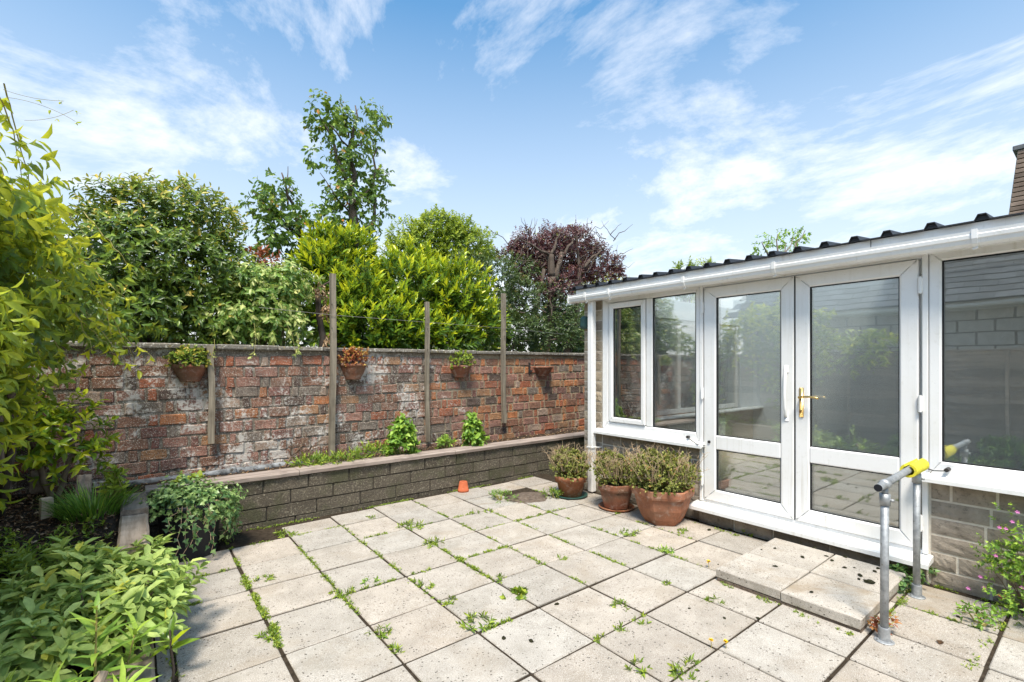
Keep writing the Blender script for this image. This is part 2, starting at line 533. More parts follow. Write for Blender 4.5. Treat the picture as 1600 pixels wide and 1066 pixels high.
leaf_mat('leaf_laurel', [(0.0, (0.018, 0.045, 0.012)), (0.45, (0.065, 0.13, 0.014)), (0.70, (0.19, 0.26, 0.014)), (1.0, (0.37, 0.37, 0.012))], 0.3, 0.34, (0.45, 0.5, 0.03), 0.5)
leaf_mat('leaf_dark', [(0.0, (0.018, 0.034, 0.012)), (0.6, (0.06, 0.09, 0.028)), (0.9, (0.10, 0.14, 0.04)), (1.0, (0.22, 0.15, 0.05))], 0.35, 0.25, (0.25, 0.32, 0.05))
leaf_mat('leaf_shrub', [(0.0, (0.022, 0.045, 0.010)), (0.5, (0.075, 0.125, 0.018)), (0.8, (0.17, 0.235, 0.03)), (1.0, (0.38, 0.29, 0.06))], 0.36, 0.3, (0.35, 0.4, 0.05))
leaf_mat('leaf_climber', [(0.0, (0.03, 0.07, 0.016)), (0.4, (0.10, 0.18, 0.028)), (0.7, (0.28, 0.36, 0.035)), (1.0, (0.58, 0.52, 0.03))], 0.38, 0.42, (0.6, 0.58, 0.03))
leaf_mat('leaf_drape', [(0.0, (0.04, 0.09, 0.02)), (0.5, (0.14, 0.24, 0.05)), (1.0, (0.42, 0.46, 0.16))], 0.4, 0.35, (0.5, 0.55, 0.1))
leaf_mat('leaf_pear', [(0.0, (0.03, 0.06, 0.014)), (0.55, (0.085, 0.15, 0.024)), (0.88, (0.20, 0.27, 0.04)), (1.0, (0.48, 0.16, 0.05))], 0.33, 0.32, (0.35, 0.45, 0.05))
leaf_mat('leaf_oak', [(0.0, (0.05, 0.10, 0.012)), (0.5, (0.16, 0.23, 0.02)), (1.0, (0.36, 0.40, 0.03))], 0.5, 0.35, (0.45, 0.5, 0.03))
leaf_mat('leaf_plum', [(0.0, (0.03, 0.014, 0.018)), (0.6, (0.075, 0.034, 0.034)), (0.9, (0.13, 0.06, 0.045)), (1.0, (0.13, 0.17, 0.03))], 0.4, 0.25, (0.25, 0.05, 0.05))
leaf_mat('leaf_golden', [(0.0, (0.12, 0.14, 0.02)), (1.0, (0.45, 0.38, 0.03))], 0.6, 0.3, (0.5, 0.45, 0.03))
leaf_mat('leaf_sage', [(0.0, (0.06, 0.10, 0.025)), (0.5, (0.165, 0.235, 0.058)), (0.85, (0.29, 0.36, 0.11)), (1.0, (0.38, 0.45, 0.06))], 0.55, 0.3, (0.4, 0.5, 0.1), 0.3)
leaf_mat('leaf_herb', [(0.0, (0.03, 0.075, 0.015)), (0.5, (0.10, 0.20, 0.03)), (1.0, (0.27, 0.37, 0.05))], 0.45, 0.32, (0.4, 0.5, 0.05))
leaf_mat('leaf_weed', [(0.0, (0.05, 0.10, 0.015)), (0.5, (0.14, 0.23, 0.03)), (1.0, (0.34, 0.40, 0.04))], 0.5, 0.3, (0.45, 0.5, 0.05))
leaf_mat('leaf_ivy', [(0.0, (0.02, 0.05, 0.018)), (0.5, (0.07, 0.14, 0.04)), (1.0, (0.25, 0.34, 0.12))], 0.35, 0.25, (0.35, 0.45, 0.08))
leaf_mat('leaf_sedum', [(0.0, (0.06, 0.075, 0.02)), (0.45, (0.17, 0.19, 0.045)), (0.8, (0.26, 0.27, 0.07)), (1.0, (0.42, 0.20, 0.10))], 0.5, 0.2, (0.4, 0.4, 0.08))
leaf_mat('leaf_red', [(0.0, (0.16, 0.04, 0.02)), (0.5, (0.34, 0.09, 0.04)), (1.0, (0.40, 0.30, 0.06))], 0.5, 0.25, (0.5, 0.2, 0.05))
leaf_mat('leaf_dead', [(0.0, (0.07, 0.04, 0.022)), (0.5, (0.20, 0.115, 0.06)), (1.0, (0.42, 0.31, 0.20))], 0.85, 0.1, (0.3, 0.2, 0.1), 0.15)
leaf_mat('leaf_grass', [(0.0, (0.03, 0.08, 0.012)), (0.5, (0.08, 0.18, 0.022)), (1.0, (0.22, 0.33, 0.04))], 0.45, 0.3, (0.35, 0.5, 0.05))


# ------------------------------------------------------------------ mesh helpers
class MB:
    def __init__(self):
        self.v = []
        self.f = []
        self.mi = []

    def add(self, vs, fs, mi=0):
        o = len(self.v)
        self.v += [tuple(p) for p in vs]
        self.f += [tuple(i + o for i in f) for f in fs]
        self.mi += [mi] * len(fs)
        return self

    def box(self, x0, x1, y0, y1, z0, z1, mi=0, b=0.0, mat=None):
        """axis-aligned box, edges chamfered by b"""
        if b <= 0:
            vs = [(x, y, z) for x in (x0, x1) for y in (y0, y1) for z in (z0, z1)]
            fs = [(0, 1, 3, 2), (4, 6, 7, 5), (0, 4, 5, 1), (2, 3, 7, 6), (0, 2, 6, 4), (1, 5, 7, 3)]
        else:
            vs, fs = chamfer_box(x0, x1, y0, y1, z0, z1, b)
        if mat is not None:
            vs = [mat @ Vector(p) for p in vs]
        return self.add(vs, fs, mi)

    def tube(self, pts, rad, n=8, caps=True, mi=0):
        pts = [Vector(p) for p in pts]
        if not hasattr(rad, '__len__'):
            rad = [rad] * len(pts)
        vs, fs = [], []
        prev = None
        for i, p in enumerate(pts):
            if i == 0:
                t = pts[1] - pts[0]
            elif i == len(pts) - 1:
                t = pts[-1] - pts[-2]
            else:
                t = pts[i + 1] - pts[i - 1]
            t.normalize()
            if prev is None:
                a = Vector((0, 0, 1)) if abs(t.z) < 0.9 else Vector((1, 0, 0))
                u = t.cross(a).normalized()
            else:
                u = (prev - t * prev.dot(t))
                if u.length < 1e-6:
                    u = t.orthogonal()
                u.normalize()
            prev = u
            w = t.cross(u)
            for j in range(n):
                a = 2 * math.pi * j / n
                vs.append(p + (u * math.cos(a) + w * math.sin(a)) * rad[i])
        for i in range(len(pts) - 1):
            for j in range(n):
                fs.append((i * n + j, i * n + (j + 1) % n, (i + 1) * n + (j + 1) % n, (i + 1) * n + j))
        if caps:
            fs.append(tuple(reversed(range(n))))
            fs.append(tuple((len(pts) - 1) * n + j for j in range(n)))
        return self.add(vs, fs, mi)

    def lathe(self, prof, n=24, c=(0, 0, 0), a0=0.0, a1=2 * math.pi, poly=None, mi=0):
        """prof: list of (r, z); poly: optional function angle -> radius factor"""
        full = abs(a1 - a0 - 2 * math.pi) < 1e-6
        m = n if full else n + 1
        vs, fs = [], []
        for r, z in prof:
            for j in range(m):
                a = a0 + (a1 - a0) * j / n
                q = poly(a) if poly else 1.0
                vs.append((c[0] + r * q * math.cos(a), c[1] + r * q * math.sin(a), c[2] + z))
        for i in range(len(prof) - 1):
            for j in range(n):
                j2 = (j + 1) % m
                fs.append((i * m + j, i * m + j2, (i + 1) * m + j2, (i + 1) * m + j))
        return self.add(vs, fs, mi)

    def build(self, name, mats, parent=None, smooth=False, loc=None):
        me = bpy.data.meshes.new(name)
        vs = self.v
        if loc is not None:
            vs = [(a - loc[0], b - loc[1], c - loc[2]) for a, b, c in vs]
        me.from_pydata(vs, [], self.f)
        if not isinstance(mats, (list, tuple)):
            mats = [mats]
        for m in mats:
            me.materials.append(M[m] if isinstance(m, str) else m)
        if len(mats) > 1:
            me.polygons.foreach_set('material_index', self.mi)
        if smooth:
            me.shade_smooth()
        me.update()
        o = bpy.data.objects.new(name, me)
        C.objects.link(o)
        if loc is not None:
            o.location = loc
        if parent is not None:
            o.parent = parent
        return o


def chamfer_box(x0, x1, y0, y1, z0, z1, b):
    vs = []
    idx = {}
    lo, hi = (x0, y0, z0), (x1, y1, z1)
    for sx in (0, 1):
        for sy in (0, 1):
            for sz in (0, 1):
                s = (sx, sy, sz)
                for ax in range(3):
                    p = []
                    for a in range(3):
                        e = hi[a] if s[a] else lo[a]
                        if a != ax:
                            e += -b if s[a] else b
                        p.append(e)
                    idx[(s, ax)] = len(vs)
                    vs.append(tuple(p))
    fs = []
    for ax in range(3):
        o = [a for a in range(3) if a != ax]
        for sd in (0, 1):
            q = []
            for (p, r) in ((0, 0), (1, 0), (1, 1), (0, 1)):
                s = [0, 0, 0]
                s[ax] = sd
                s[o[0]] = p
                s[o[1]] = r
                q.append(idx[(tuple(s), ax)])
            flip = (sd == 0) ^ (ax == 1)
            fs.append(tuple(reversed(q)) if flip else tuple(q))
    for ax in range(3):
        o = [a for a in range(3) if a != ax]
        for p in (0, 1):
            for r in (0, 1):
                s0, s1 = [0, 0, 0], [0, 0, 0]
                s0[ax], s1[ax] = 0, 1
                for s in (s0, s1):
                    s[o[0]] = p
                    s[o[1]] = r
                q = [idx[(tuple(s0), o[0])], idx[(tuple(s0), o[1])], idx[(tuple(s1), o[1])], idx[(tuple(s1), o[0])]]
                fs.append(tuple(q))
    for sx in (0, 1):
        for sy in (0, 1):
            for sz in (0, 1):
                s = (sx, sy, sz)
                fs.append((idx[(s, 0)], idx[(s, 1)], idx[(s, 2)]))
    return vs, fs


def tag(o, label=None, cat=None, group=None, kind=None):
    if label:
        o['label'] = label
    if cat:
        o['category'] = cat
    if group:
        o['group'] = group
    if kind:
        o['kind'] = kind
    return o


def thing(name, label, cat, loc=(0, 0, 0), group=None):
    o = bpy.data.objects.new(name, None)
    o.empty_display_size = 0.1
    C.objects.link(o)
    o.location = loc
    return tag(o, label, cat, group)


def child(mb, name, mats, parent, smooth=False):
    """build in world coordinates under an un-rotated parent"""
    o = mb.build(name, mats, None, smooth)
    o.parent = parent
    loc = Vector((0, 0, 0))
    q = parent
    while q is not None:
        loc += q.location
        q = q.parent
    o.location = -loc
    return o


def recentre(o):
    """origin to the middle of a child's own mesh so that its random shade and pivot are its own"""
    me = o.data
    n = len(me.vertices)
    a = np.empty(n * 3)
    me.vertices.foreach_get('co', a)
    a = a.reshape(-1, 3)
    c = (a.min(0) + a.max(0)) / 2
    a -= c
    me.vertices.foreach_set('co', a.ravel())
    o.location = o.location + Vector(c)
    return o


def inst(me, name, parent, loc, rot=(0, 0, 0), scale=(1, 1, 1), mat=None):
    o = bpy.data.objects.new(name, me)
    C.objects.link(o)
    if parent is not None:
        o.parent = parent
    o.location = loc
    o.rotation_euler = rot
    o.scale = scale
    if mat is not None:
        o.material_slots[0].link = 'OBJECT'
        o.material_slots[0].material = M[mat]
    return o


# ------------------------------------------------------------------ foliage helpers
LEAF_V = np.array([(0, 0, 0), (-.40, .28, 1), (0, .30, 0), (.40, .28, 1), (-.36, .64, 1), (0, .66, 0), (.36, .64, 1), (0, 1, 0)], float)
LEAF_F = np.array([(0, 2, 1), (0, 3, 2), (1, 2, 5), (1, 5, 4), (2, 3, 6), (2, 6, 5), (4, 5, 7), (5, 6, 7)])
HEART_V = np.array([(0, 0, 0), (-.5, .16, 1), (0, .22, 0), (.5, .16, 1), (-.40, .55, 1), (0, .58, 0), (.40, .55, 1), (0, 1, 0)], float)
BLADE_V = np.array([(0, 0, 0), (-.5, .10, .3), (0, .25, 0), (.5, .10, .3), (-.45, .55, .3), (0, .6, 0), (.45, .55, .3), (0, 1, 0)], float)
OVAL_V = np.array([(0, 0, 0), (-.34, .24, 1), (0, .27, 0), (.34, .24, 1), (-.42, .70, .8), (0, .72, 0), (.42, .70, .8), (0, 1, 0)], float)
IVY_V = np.array([(0, 0, 0), (-.55, .25, .5), (0, .3, 0), (.55, .25, .5), (-.2, .55, .3), (0, .6, 0), (.2, .55, .3), (0, 1, 0)], float)


def unit(a):
    return a / np.maximum(np.linalg.norm(a, axis=-1, keepdims=True), 1e-9)


def fast_mesh(name, V, F, attr=None):
    me = bpy.data.meshes.new(name)
    nv, nf = len(V), len(F)
    me.vertices.add(nv)
    me.vertices.foreach_set('co', np.asarray(V, np.float32).ravel())
    me.loops.add(nf * 3)
    me.loops.foreach_set('vertex_index', np.asarray(F, np.int32).ravel())
    me.polygons.add(nf)
    me.polygons.foreach_set('loop_start', np.arange(0, nf * 3, 3, dtype=np.int32))
    me.polygons.foreach_set('loop_total', np.full(nf, 3, np.int32))
    me.polygons.foreach_set('use_smooth', np.ones(nf, bool))
    if attr is not None:
        at = me.attributes.new('var', 'FLOAT', 'POINT')
        at.data.foreach_set('value', np.asarray(attr, np.float32))
    me.update(calc_edges=True)
    return me


class Fol:
    """collects leaves: base point, direction of the tip, normal, length, width, var"""

    def __init__(self, tpl=LEAF_V, fold=0.22, droop=0.18):
        self.P, self.T, self.N, self.L, self.W, self.A = [], [], [], [], [], []
        self.tpl, self.fold, self.droop = tpl, fold, droop

    def add(self, P, T, N, L, W, A):
        P = np.atleast_2d(P)
        n = len(P)
        self.P.append(P)
        self.T.append(np.broadcast_to(T, (n, 3)))
        self.N.append(np.broadcast_to(N, (n, 3)))
        for lst, x in ((self.L, L), (self.W, W), (self.A, A)):
            lst.append(np.broadcast_to(np.asarray(x, float), (n,)))

    def cat(self):
        return [np.concatenate(x) for x in (self.P, self.T, self.N, self.L, self.W, self.A)]

    def frames(self, d):
        P, T, N, L, W, A = d
        T = unit(T)
        N = unit(N - T * (N * T).sum(1, keepdims=True) + 1e-6)
        B = np.cross(T, N)
        return P, T, N, B, L, W, A

    def arrays(self, d):
        P, T, N, B, L, W, A = self.frames(d)
        t = self.tpl
        u, v, e = t[:, 0], t[:, 1], t[:, 2]
        x = W[:, None] * u[None]
        y = L[:, None] * v[None]
        z = self.fold * W[:, None] * e[None] - self.droop * L[:, None] * (v[None] ** 2)
        V = P[:, None] + x[..., None] * B[:, None] + y[..., None] * T[:, None] + z[..., None] * N[:, None]
        n = len(P)
        F = (np.arange(n)[:, None, None] * len(t) + LEAF_F[None]).reshape(-1, 3)
        return V.reshape(-1, 3), F, np.repeat(A, len(t))

    def build(self, name, mat, parent, singles=0, cam_from=(0, 0, 1.5), leaf_name='leaf'):
        d = self.cat()
        n = len(d[0])
        ploc = np.array(parent.location) if parent is not None else np.zeros(3)
        keep = np.ones(n, bool)
        if singles:
            size = d[3] / np.maximum(np.linalg.norm(d[0] - np.array(cam_from), axis=1), 0.3)
            # those that face the viewer and lie outermost show largest
            order = np.argsort(-size + 0.02 * RNG.random(n))
            vis = [i for i in order if in_view(d[0][i])][:singles]
            keep[vis] = False
            meshes = []
            for q in range(6):
                f1 = Fol(self.tpl, self.fold, self.droop * (0.6 + 0.15 * q))
                f1.add(np.zeros((1, 3)), (0, 1, 0), (0, 0, 1), 1.0, 0.5, (q + 0.5) / 6)
                V, F, A = f1.arrays(f1.cat())
                me = fast_mesh(leaf_name, V, F, A)
                me.materials.append(M[mat])
                meshes.append(me)
            P, T, N, B, L, W, A = self.frames([x[vis] for x in d])
            for i in range(len(vis)):
                o = bpy.data.objects.new(leaf_name, meshes[int(min(5, max(0, A[i] * 6)))])
                C.objects.link(o)
                o.parent = parent
                w = W[i] / 0.5
                mx = Matrix(((B[i][0] * w, T[i][0] * L[i], N[i][0] * L[i], P[i][0] - ploc[0]),
                             (B[i][1] * w, T[i][1] * L[i], N[i][1] * L[i], P[i][1] - ploc[1]),
                             (B[i][2] * w, T[i][2] * L[i], N[i][2] * L[i], P[i][2] - ploc[2]), (0, 0, 0, 1)))
                o.matrix_local = mx
        V, F, A = self.arrays([x[keep] for x in d])
        me = fast_mesh(name, V - ploc, F, A)
        me.materials.append(M[mat])
        o = bpy.data.objects.new(name, me)
        C.objects.link(o)
        if parent is not None:
            o.parent = parent
        return o


def in_view(p):
    d = p[0] * _s + p[1] * _c
    if d < 0.2:
        return False
    x = 800 + FPX * (p[0] * _c - p[1] * _s) / d
    y = 571 - FPX * (p[2] - CAM_H) / d
    return -10 < x < 1610 and -10 < y < 1076


def rdir(n):
    return unit(RNG.normal(size=(n, 3)))


def blob_points(blobs, n, shell=0.22, upbias=0.0, lump=0.16, inside=0.0):
    """points near the lumpy surface of ellipsoids [(centre, (rx,ry,rz)), ...]"""
    w = np.array([(b[1][0] * b[1][1] + b[1][1] * b[1][2] + b[1][0] * b[1][2]) for b in blobs])
    idx = RNG.choice(len(blobs), n, p=w / w.sum())
    c = np.array([tuple(b[0]) for b in blobs])[idx]
    r = np.array([tuple(b[1]) for b in blobs])[idx]
    d = rdir(n)
    d[:, 2] += upbias
    d = unit(d)
    f = 1 - np.abs(RNG.normal(0, shell, n))
    f = np.clip(f, 0.25, 1.1)
    K = RNG.normal(size=(5, 3)) * 3.4
    ph = RNG.random(5) * 6.28
    lumpv = np.sin(d @ K.T + ph + idx[:, None] * 1.7).sum(1) / 2.2
    f *= 1 + lump * lumpv
    P = c + d * r * f[:, None]
    O = unit(d / r)
    return P, O


def shoots(fol, P, D, length, nl, L, W, spread=0.9, grav=0.15, v0=0.2, v1=0.9, vj=0.12, pair=False, tmin=0.1):
    """leaves along n stems that start at P and run along D"""
    n = len(P)
    D = unit(D)
    length = np.broadcast_to(np.asarray(length, float), (n,))
    a = unit(np.cross(D, rdir(n)))
    b = np.cross(D, a)
    az0 = RNG.random(n) * 6.28
    v0 = np.broadcast_to(np.asarray(v0, float), (n,))
    v1 = np.broadcast_to(np.asarray(v1, float), (n,))
    for j in range(nl):
        t = tmin + (1 - tmin) * (j + 1) / nl
        if pair:
            az = az0 + (j // 2) * 1.57 + (j % 2) * math.pi + RNG.normal(0, .25, n)
        else:
            az = az0 + j * 2.4 + RNG.normal(0, .3, n)
        rad = a * np.cos(az)[:, None] + b * np.sin(az)[:, None]
        sp = spread * (1 - 0.55 * t) + RNG.normal(0, .12, n)
        T = D * np.cos(sp)[:, None] + rad * np.sin(sp)[:, None]
        T = T + np.array((0, 0, -grav)) * RNG.uniform(.4, 1.5, n)[:, None]
        Nn = D * np.sin(sp)[:, None] - rad * np.cos(sp)[:, None] + np.array((0, 0, 0.25))
        s = RNG.uniform(.55, 1.2, n) * (1 - 0.25 * t)
        pos = P + D * (length * t)[:, None]
        A = np.clip(v0 + (v1 - v0) * t + RNG.normal(0, vj, n), 0, 1)
        fol.add(pos, T, Nn, L * s, W * s, A)


def limb(mb, p0, p1, r0, r1, wob=0.06, n=7, seg=6):
    p0, p1 = Vector(p0), Vector(p1)
    ln = (p1 - p0).length
    pts, rr = [], []
    for i in range(seg + 1):
        t = i / seg
        q = p0.lerp(p1, t)
        if 0 < i < seg:
            q += Vector([random.gauss(0, wob * ln / 3) for _ in range(3)])
        pts.append(q)
        rr.append(r0 + (r1 - r0) * t)
    mb.tube(pts, rr, n)
    return pts

# ================================================================== THE SETTING
def sheet(name, x0, x1, y0, y1, nx, ny, zf, mat, kind='structure'):
    xs = np.linspace(x0, x1, nx)
    ys = np.linspace(y0, y1, ny)
    V = [(x, y, zf(x, y)) for y in ys for x in xs]
    F = [(j * nx + i, j * nx + i + 1, (j + 1) * nx + i + 1, (j + 1) * nx + i) for j in range(ny - 1) for i in range(nx - 1)]
    mb = MB().add(V, F)
    o = mb.build(name, mat, smooth=True)
    tag(o, kind=kind)
    return o


def wob(x, y, a=1.0):
    return a * (math.sin(x * 7.1 + y * 3.3) * .5 + math.sin(x * 17.3 - y * 13.1 + 1.0) * .3 + math.sin(x * 31 + y * 41 + 2.0) * .2)


sheet('ground', -300, 300, -300, 300, 2, 2, lambda x, y: -0.06, 'far_grass')
patio = sheet('patio', 0.0, 4.45, -3.2, 4.98, 60, 90, lambda x, y: -0.0045 + (.008 if y > 4.5 and x < .9 else 0) + wob(x, y, .0012), 'joint_dirt')

SLAB = 0.452
XC = [0.1516 + SLAB * i for i in range(0, 10)]
YC = [1.7605 + 0.4542 * j for j in range(-10, 7)]
rs = random.Random(5)


def slab_mesh(w, d, t, seed):
    r = random.Random(seed)
    vs, fs = chamfer_box(-w / 2, w / 2, -d / 2, d / 2, -t, 0, 0.004)
    vs = [(x + r.uniform(-.0025, .0025), y + r.uniform(-.0025, .0025), z + r.uniform(-.001, .001)) for x, y, z in vs]
    me = bpy.data.meshes.new('paving_slab')
    me.from_pydata(vs, [], fs)
    me.materials.append(M['slab'])
    return me


smesh = [slab_mesh(.4365, .4385, .04, 40 + q) for q in range(6)]


def wall_y(x):
    return 4.90


nsl = 0
for j in range(len(YC)):
    y0 = YC[j]
    for i in range(9):
        x0 = XC[i]
        stained = i == 8 or (i == 7 and j > 14) or (j >= 15 and i > 5)
        if 3.25 < x0 + .22 < 3.9 and 4.0 < y0 + .2 < 4.3:
            continue                                  # bare patch where a slab is missing
        yc, sy = y0 + .227, 1.0
        if y0 > 4.3:                                  # cut row against the raised bed
            yw = wall_y(x0 + .22) - .03 - rs.uniform(0, .05) - (.06 if i == 2 else .24 if i == 1 else 0)
            if yw - y0 < .1 or i == 0:
                continue
            sy = (yw - y0) / .4542
            yc = y0 + (yw - y0) / 2
        o = inst(smesh[rs.randrange(6)], 'paving_slab', patio,
                 (x0 + .226 + rs.uniform(-.003, .003), yc + rs.uniform(-.003, .003), rs.uniform(0, .005)),
                 (R(rs.uniform(-.3, .3)), R(rs.uniform(-.3, .3)), R(rs.uniform(-.5, .5)) + (math.pi if sy == 1 and rs.random() < .5 else 0)),
                 (1 if i != 0 else .985, sy, 1), 'slab_stained' if stained else 'slab')
        nsl += 1
    if j < 14:                                        # narrow cut pieces beside the timber edging
        o = inst(smesh[rs.randrange(6)], 'paving_slab', patio, (0.112, y0 + .227, -.004), (0, 0, 0), (.13, 1, 1), 'slab')

# ---------------------------------------------------------------- raised bed soil and the left border
def bed_z(x, y):
    return 0.435 - 0.02 * (y - 5.0) + wob(x, y, .016)


sheet('raised_bed_soil', -0.02, 7.5, 4.98, 5.62, 150, 18, bed_z, 'soil')


def border_z(x, y):
    t = min(1, max(0, (y - 3.1) / 1.5))
    return 0.07 + 0.36 * t * t * (3 - 2 * t) + wob(x, y, .02) - 0.03 * (x > -.1)


sheet('border_soil', -0.86, 0.03, -3.0, 5.62, 24, 120, border_z, 'soil')

# ================================================================== RAISED BED WALL
SK = math.atan(0.067)
rw = thing('raised_bed_wall', 'low dark concrete block wall holding the raised bed, capped with weathered timber boards', 'wall', (0.08, 4.905, -.075))
core = MB().box(0.0, 7.0, 0.012, 0.20, -.06, 0.515).build('mortar_core', 'dark_mortar', rw)
bl = []
for q in range(5):
    r = random.Random(70 + q)
    vs, fs = chamfer_box(-.5, .5, -.045, .06, -.5, .5, 0.012)
    vs = [(x + r.uniform(-.004, .004), y + r.uniform(-.004, .004), z + r.uniform(-.02, .02)) for x, y, z in vs]
    me = bpy.data.meshes.new('concrete_block')
    me.from_pydata(vs, [], fs)
    me.materials.append(M['dark_block'])
    bl.append(me)
for cidx in range(4):
    z0 = -0.005 + cidx * .13
    x = 0.0 if cidx % 2 else -.17
    first = True
    while x < 6.9:
        w = rs.choice((.42, .44, .45, .40))
        xa, xb = max(0, x), min(7.0, x + w)
        if xb - xa > .05:
            inst(bl[rs.randrange(5)], 'concrete_block', rw, ((xa + xb) / 2, .045 + rs.uniform(-.004, .004), z0 + .0635), (0, 0, 0), (xb - xa - .011, 1, .119))
        x += w
x = -.02
for w in (1.18, 1.75, 2.0, 2.1):
    mb = MB()
    n = 14
    r = random.Random(int(w * 100))
    vs, fs = [], []
    for i in range(n + 1):                               # slightly bowed, worn board
        u = x + .003 + (w - .006) * i / n
        e = r.uniform(-.006, .006)
        vs += [(u, -.022 + e, .516), (u, -.026 + e, .548 + r.uniform(-.003, .003)), (u, -.016 + e, .5585 + r.uniform(-.002, .002)), (u, .185, .556), (u, .185, .516)]
    for i in range(n):
        for k2 in range(5):
            fs.append((i * 5 + k2, (i + 1) * 5 + k2, (i + 1) * 5 + (k2 + 1) % 5, i * 5 + (k2 + 1) % 5))
    fs += [(0, 1, 2, 3, 4), tuple(n * 5 + q for q in (4, 3, 2, 1, 0))]
    mb.add(vs, fs)
    mb.build('capping_board', 'wood_grey_x', rw)
    x += w

# ================================================================== TIMBER EDGING (left)
te = thing('timber_edging', 'weathered timber sleepers edging the left border beside the paving', 'edging', (0, 0, 0))


def sleeper(x0, x1, y0, y1, z0, z1, seed, ends=.0, mat='wood_grey_y'):
    r = random.Random(seed)
    n = 10
    vs, fs = [], []
    for i in range(n + 1):
        y = y0 + (y1 - y0) * i / n
        e = [r.uniform(-.002, .002) for _ in range(6)]
        b = .014
        vs += [(x0, y, z0), (x0 + e[0], y, z1 - b), (x0 + b, y, z1 + e[1]), ((x0 + x1) / 2, y, z1 + e[4] - .004), (x1 - b, y, z1 + e[2]), (x1 + e[3], y, z1 - b), (x1, y, z0)]
    m = 7
    for i in range(n):
        for k2 in range(m):
            fs.append((i * m + k2, i * m + (k2 + 1) % m, (i + 1) * m + (k2 + 1) % m, (i + 1) * m + k2))
    fs += [tuple(reversed(range(m))), tuple(n * m + q for q in range(m))]
    return MB().add(vs, fs).build('sleeper', mat, te)


sleeper(-.14, .07, 1.93, 3.30, -.05, .115, 1)
sleeper(-.145, .065, -.3, 1.915, -.05, .11, 2)
sleeper(-.145, .065, -2.8, -.315, -.05, .11, 3)
sleeper(-.09, .07, 3.32, 4.88, -.05, .22, 4)
sleeper(-.088, .068, 3.55, 4.32, .222, .44, 5, mat='wood_pale')
sleeper(-.086, .074, 4.33, 4.88, .222, .478, 6)

# ================================================================== BRICK WALL
YW = 5.60
bw = thing('brick_wall', 'old red and brown brick garden wall with white lichen behind the raised bed', 'wall', (0, YW, 0))
MB().box(-0.95, 10.5, .003, .225, -.05, 1.66).build('mortar_core', 'mortar', bw)


def brick_mesh(name, w, h, seed):
    r = random.Random(seed)
    b = .008
    vs, fs = [], []
    # rounded face: outer ring, chamfer ring, worn face with a middle
    ring = [(-w / 2, -h / 2), (0, -h / 2), (w / 2, -h / 2), (w / 2, 0), (w / 2, h / 2), (0, h / 2), (-w / 2, h / 2), (-w / 2, 0)]
    jit = [(r.uniform(-.006, .005), r.uniform(-.006, .005)) for _ in ring]
    for lv, (ins, y) in enumerate(((0, .045), (0, .004), (b, -.006))):
        for (x, z), (jx, jz) in zip(ring, jit):
            sx = x - math.copysign(ins, x) if abs(x) > 1e-6 else x
            sz = z - math.copysign(ins, z) if abs(z) > 1e-6 else z
            vs.append((sx + jx, y + (r.uniform(-.003, .002) if lv == 2 else 0), sz + jz))
    vs.append((r.uniform(-.01, .01), -.006 + r.uniform(-.002, .003), 0))
    for lv in range(2):
        for i in range(8):
            fs.append((lv * 8 + i, lv * 8 + (i + 1) % 8, (lv + 1) * 8 + (i + 1) % 8, (lv + 1) * 8 + i))
    for i in range(8):
        fs.append((16 + i, 16 + (i + 1) % 8, 24))
    me = bpy.data.meshes.new(name)
    me.from_pydata(vs, [], fs)
    me.materials.append(M['brick_red'])
    me.update()
    return me


STR = [brick_mesh('brick', .214, .102, 100 + q) for q in range(6)]
HED = [brick_mesh('brick', .066, .102, 200 + q) for q in range(6)]
rb = random.Random(21)
cands = []
CH = .1125
for cidx in range(12):
    z = 0.375 + CH * cidx + CH / 2 - .004
    if z > 1.66:
        break
    x = -0.92 - (.15 if cidx % 2 else 0) - rb.uniform(0, .04)
    flip = 0
    while x < 10.4:
        if flip % 2 == 0 and rb.random() < .93:
            w, hd = .222, False
        else:
            w, hd = .074, True
        flip += 1
        w2 = w * rb.uniform(.93, 1.05)
        cx_ = x + w2 / 2
        if cx_ > -.9:
            if cx_ < 3.0:
                wt = [9, 6, 18, 15, 16, 7, 5, 14, 16, 8]
            else:
                wt = [19, 17, 9, 9, 17, 5, 8, 5, 11, 8]
            cands.append((cx_, z + rb.uniform(-.004, .004) + .010 * math.sin(cx_ * 1.9 + cidx), w2 / w, hd, rb.choices(BRICKS, wt)[0][0], rb.uniform(-.005, .006), rb.uniform(-.9, .9)))
        x += w2 + .0105
vis = sorted([c for c in cands if -0.75 < c[0] < 5.9], key=lambda c: c[0] * _s + YW * _c)
single = set(id(c) for c in vis[:300])
mb = MB()
names = [b[0] for b in BRICKS]
for c in cands:
    me = (HED if c[3] else STR)[rb.randrange(6)]
    if id(c) in single:
        inst(me, 'brick', bw, (c[0], c[5], c[1]), (0, R(c[6]), 0), (c[2], 1, rb.uniform(.95, 1.03)), 'brick_' + c[4])
    else:
        vs = [(c[0] + v.co.x * c[2], c[5] + v.co.y, c[1] + v.co.z) for v in me.vertices]
        mb.add(vs, [tuple(p.vertices) for p in me.polygons], names.index(c[4]))
o = mb.build('bricks', ['brick_' + n for n in names], bw)
o['kind'] = 'stuff'
# coping of thin stones
x = -.95
rc = random.Random(8)
while x < 10.4:
    w = rc.uniform(.26, .62)
    vs, fs = chamfer_box(x + .003, x + w - .003, -.045 + rc.uniform(-.008, .008), .27, 1.661, 1.705 + rc.uniform(-.004, .006), .008)
    vs = [(a + rc.uniform(-.002, .002), b + rc.uniform(-.004, .004), c + rc.uniform(-.003, .003)) for a, b, c in vs]
    recentre(MB().add(vs, fs).build('coping_stone', 'coping_stone', bw))
    x += w

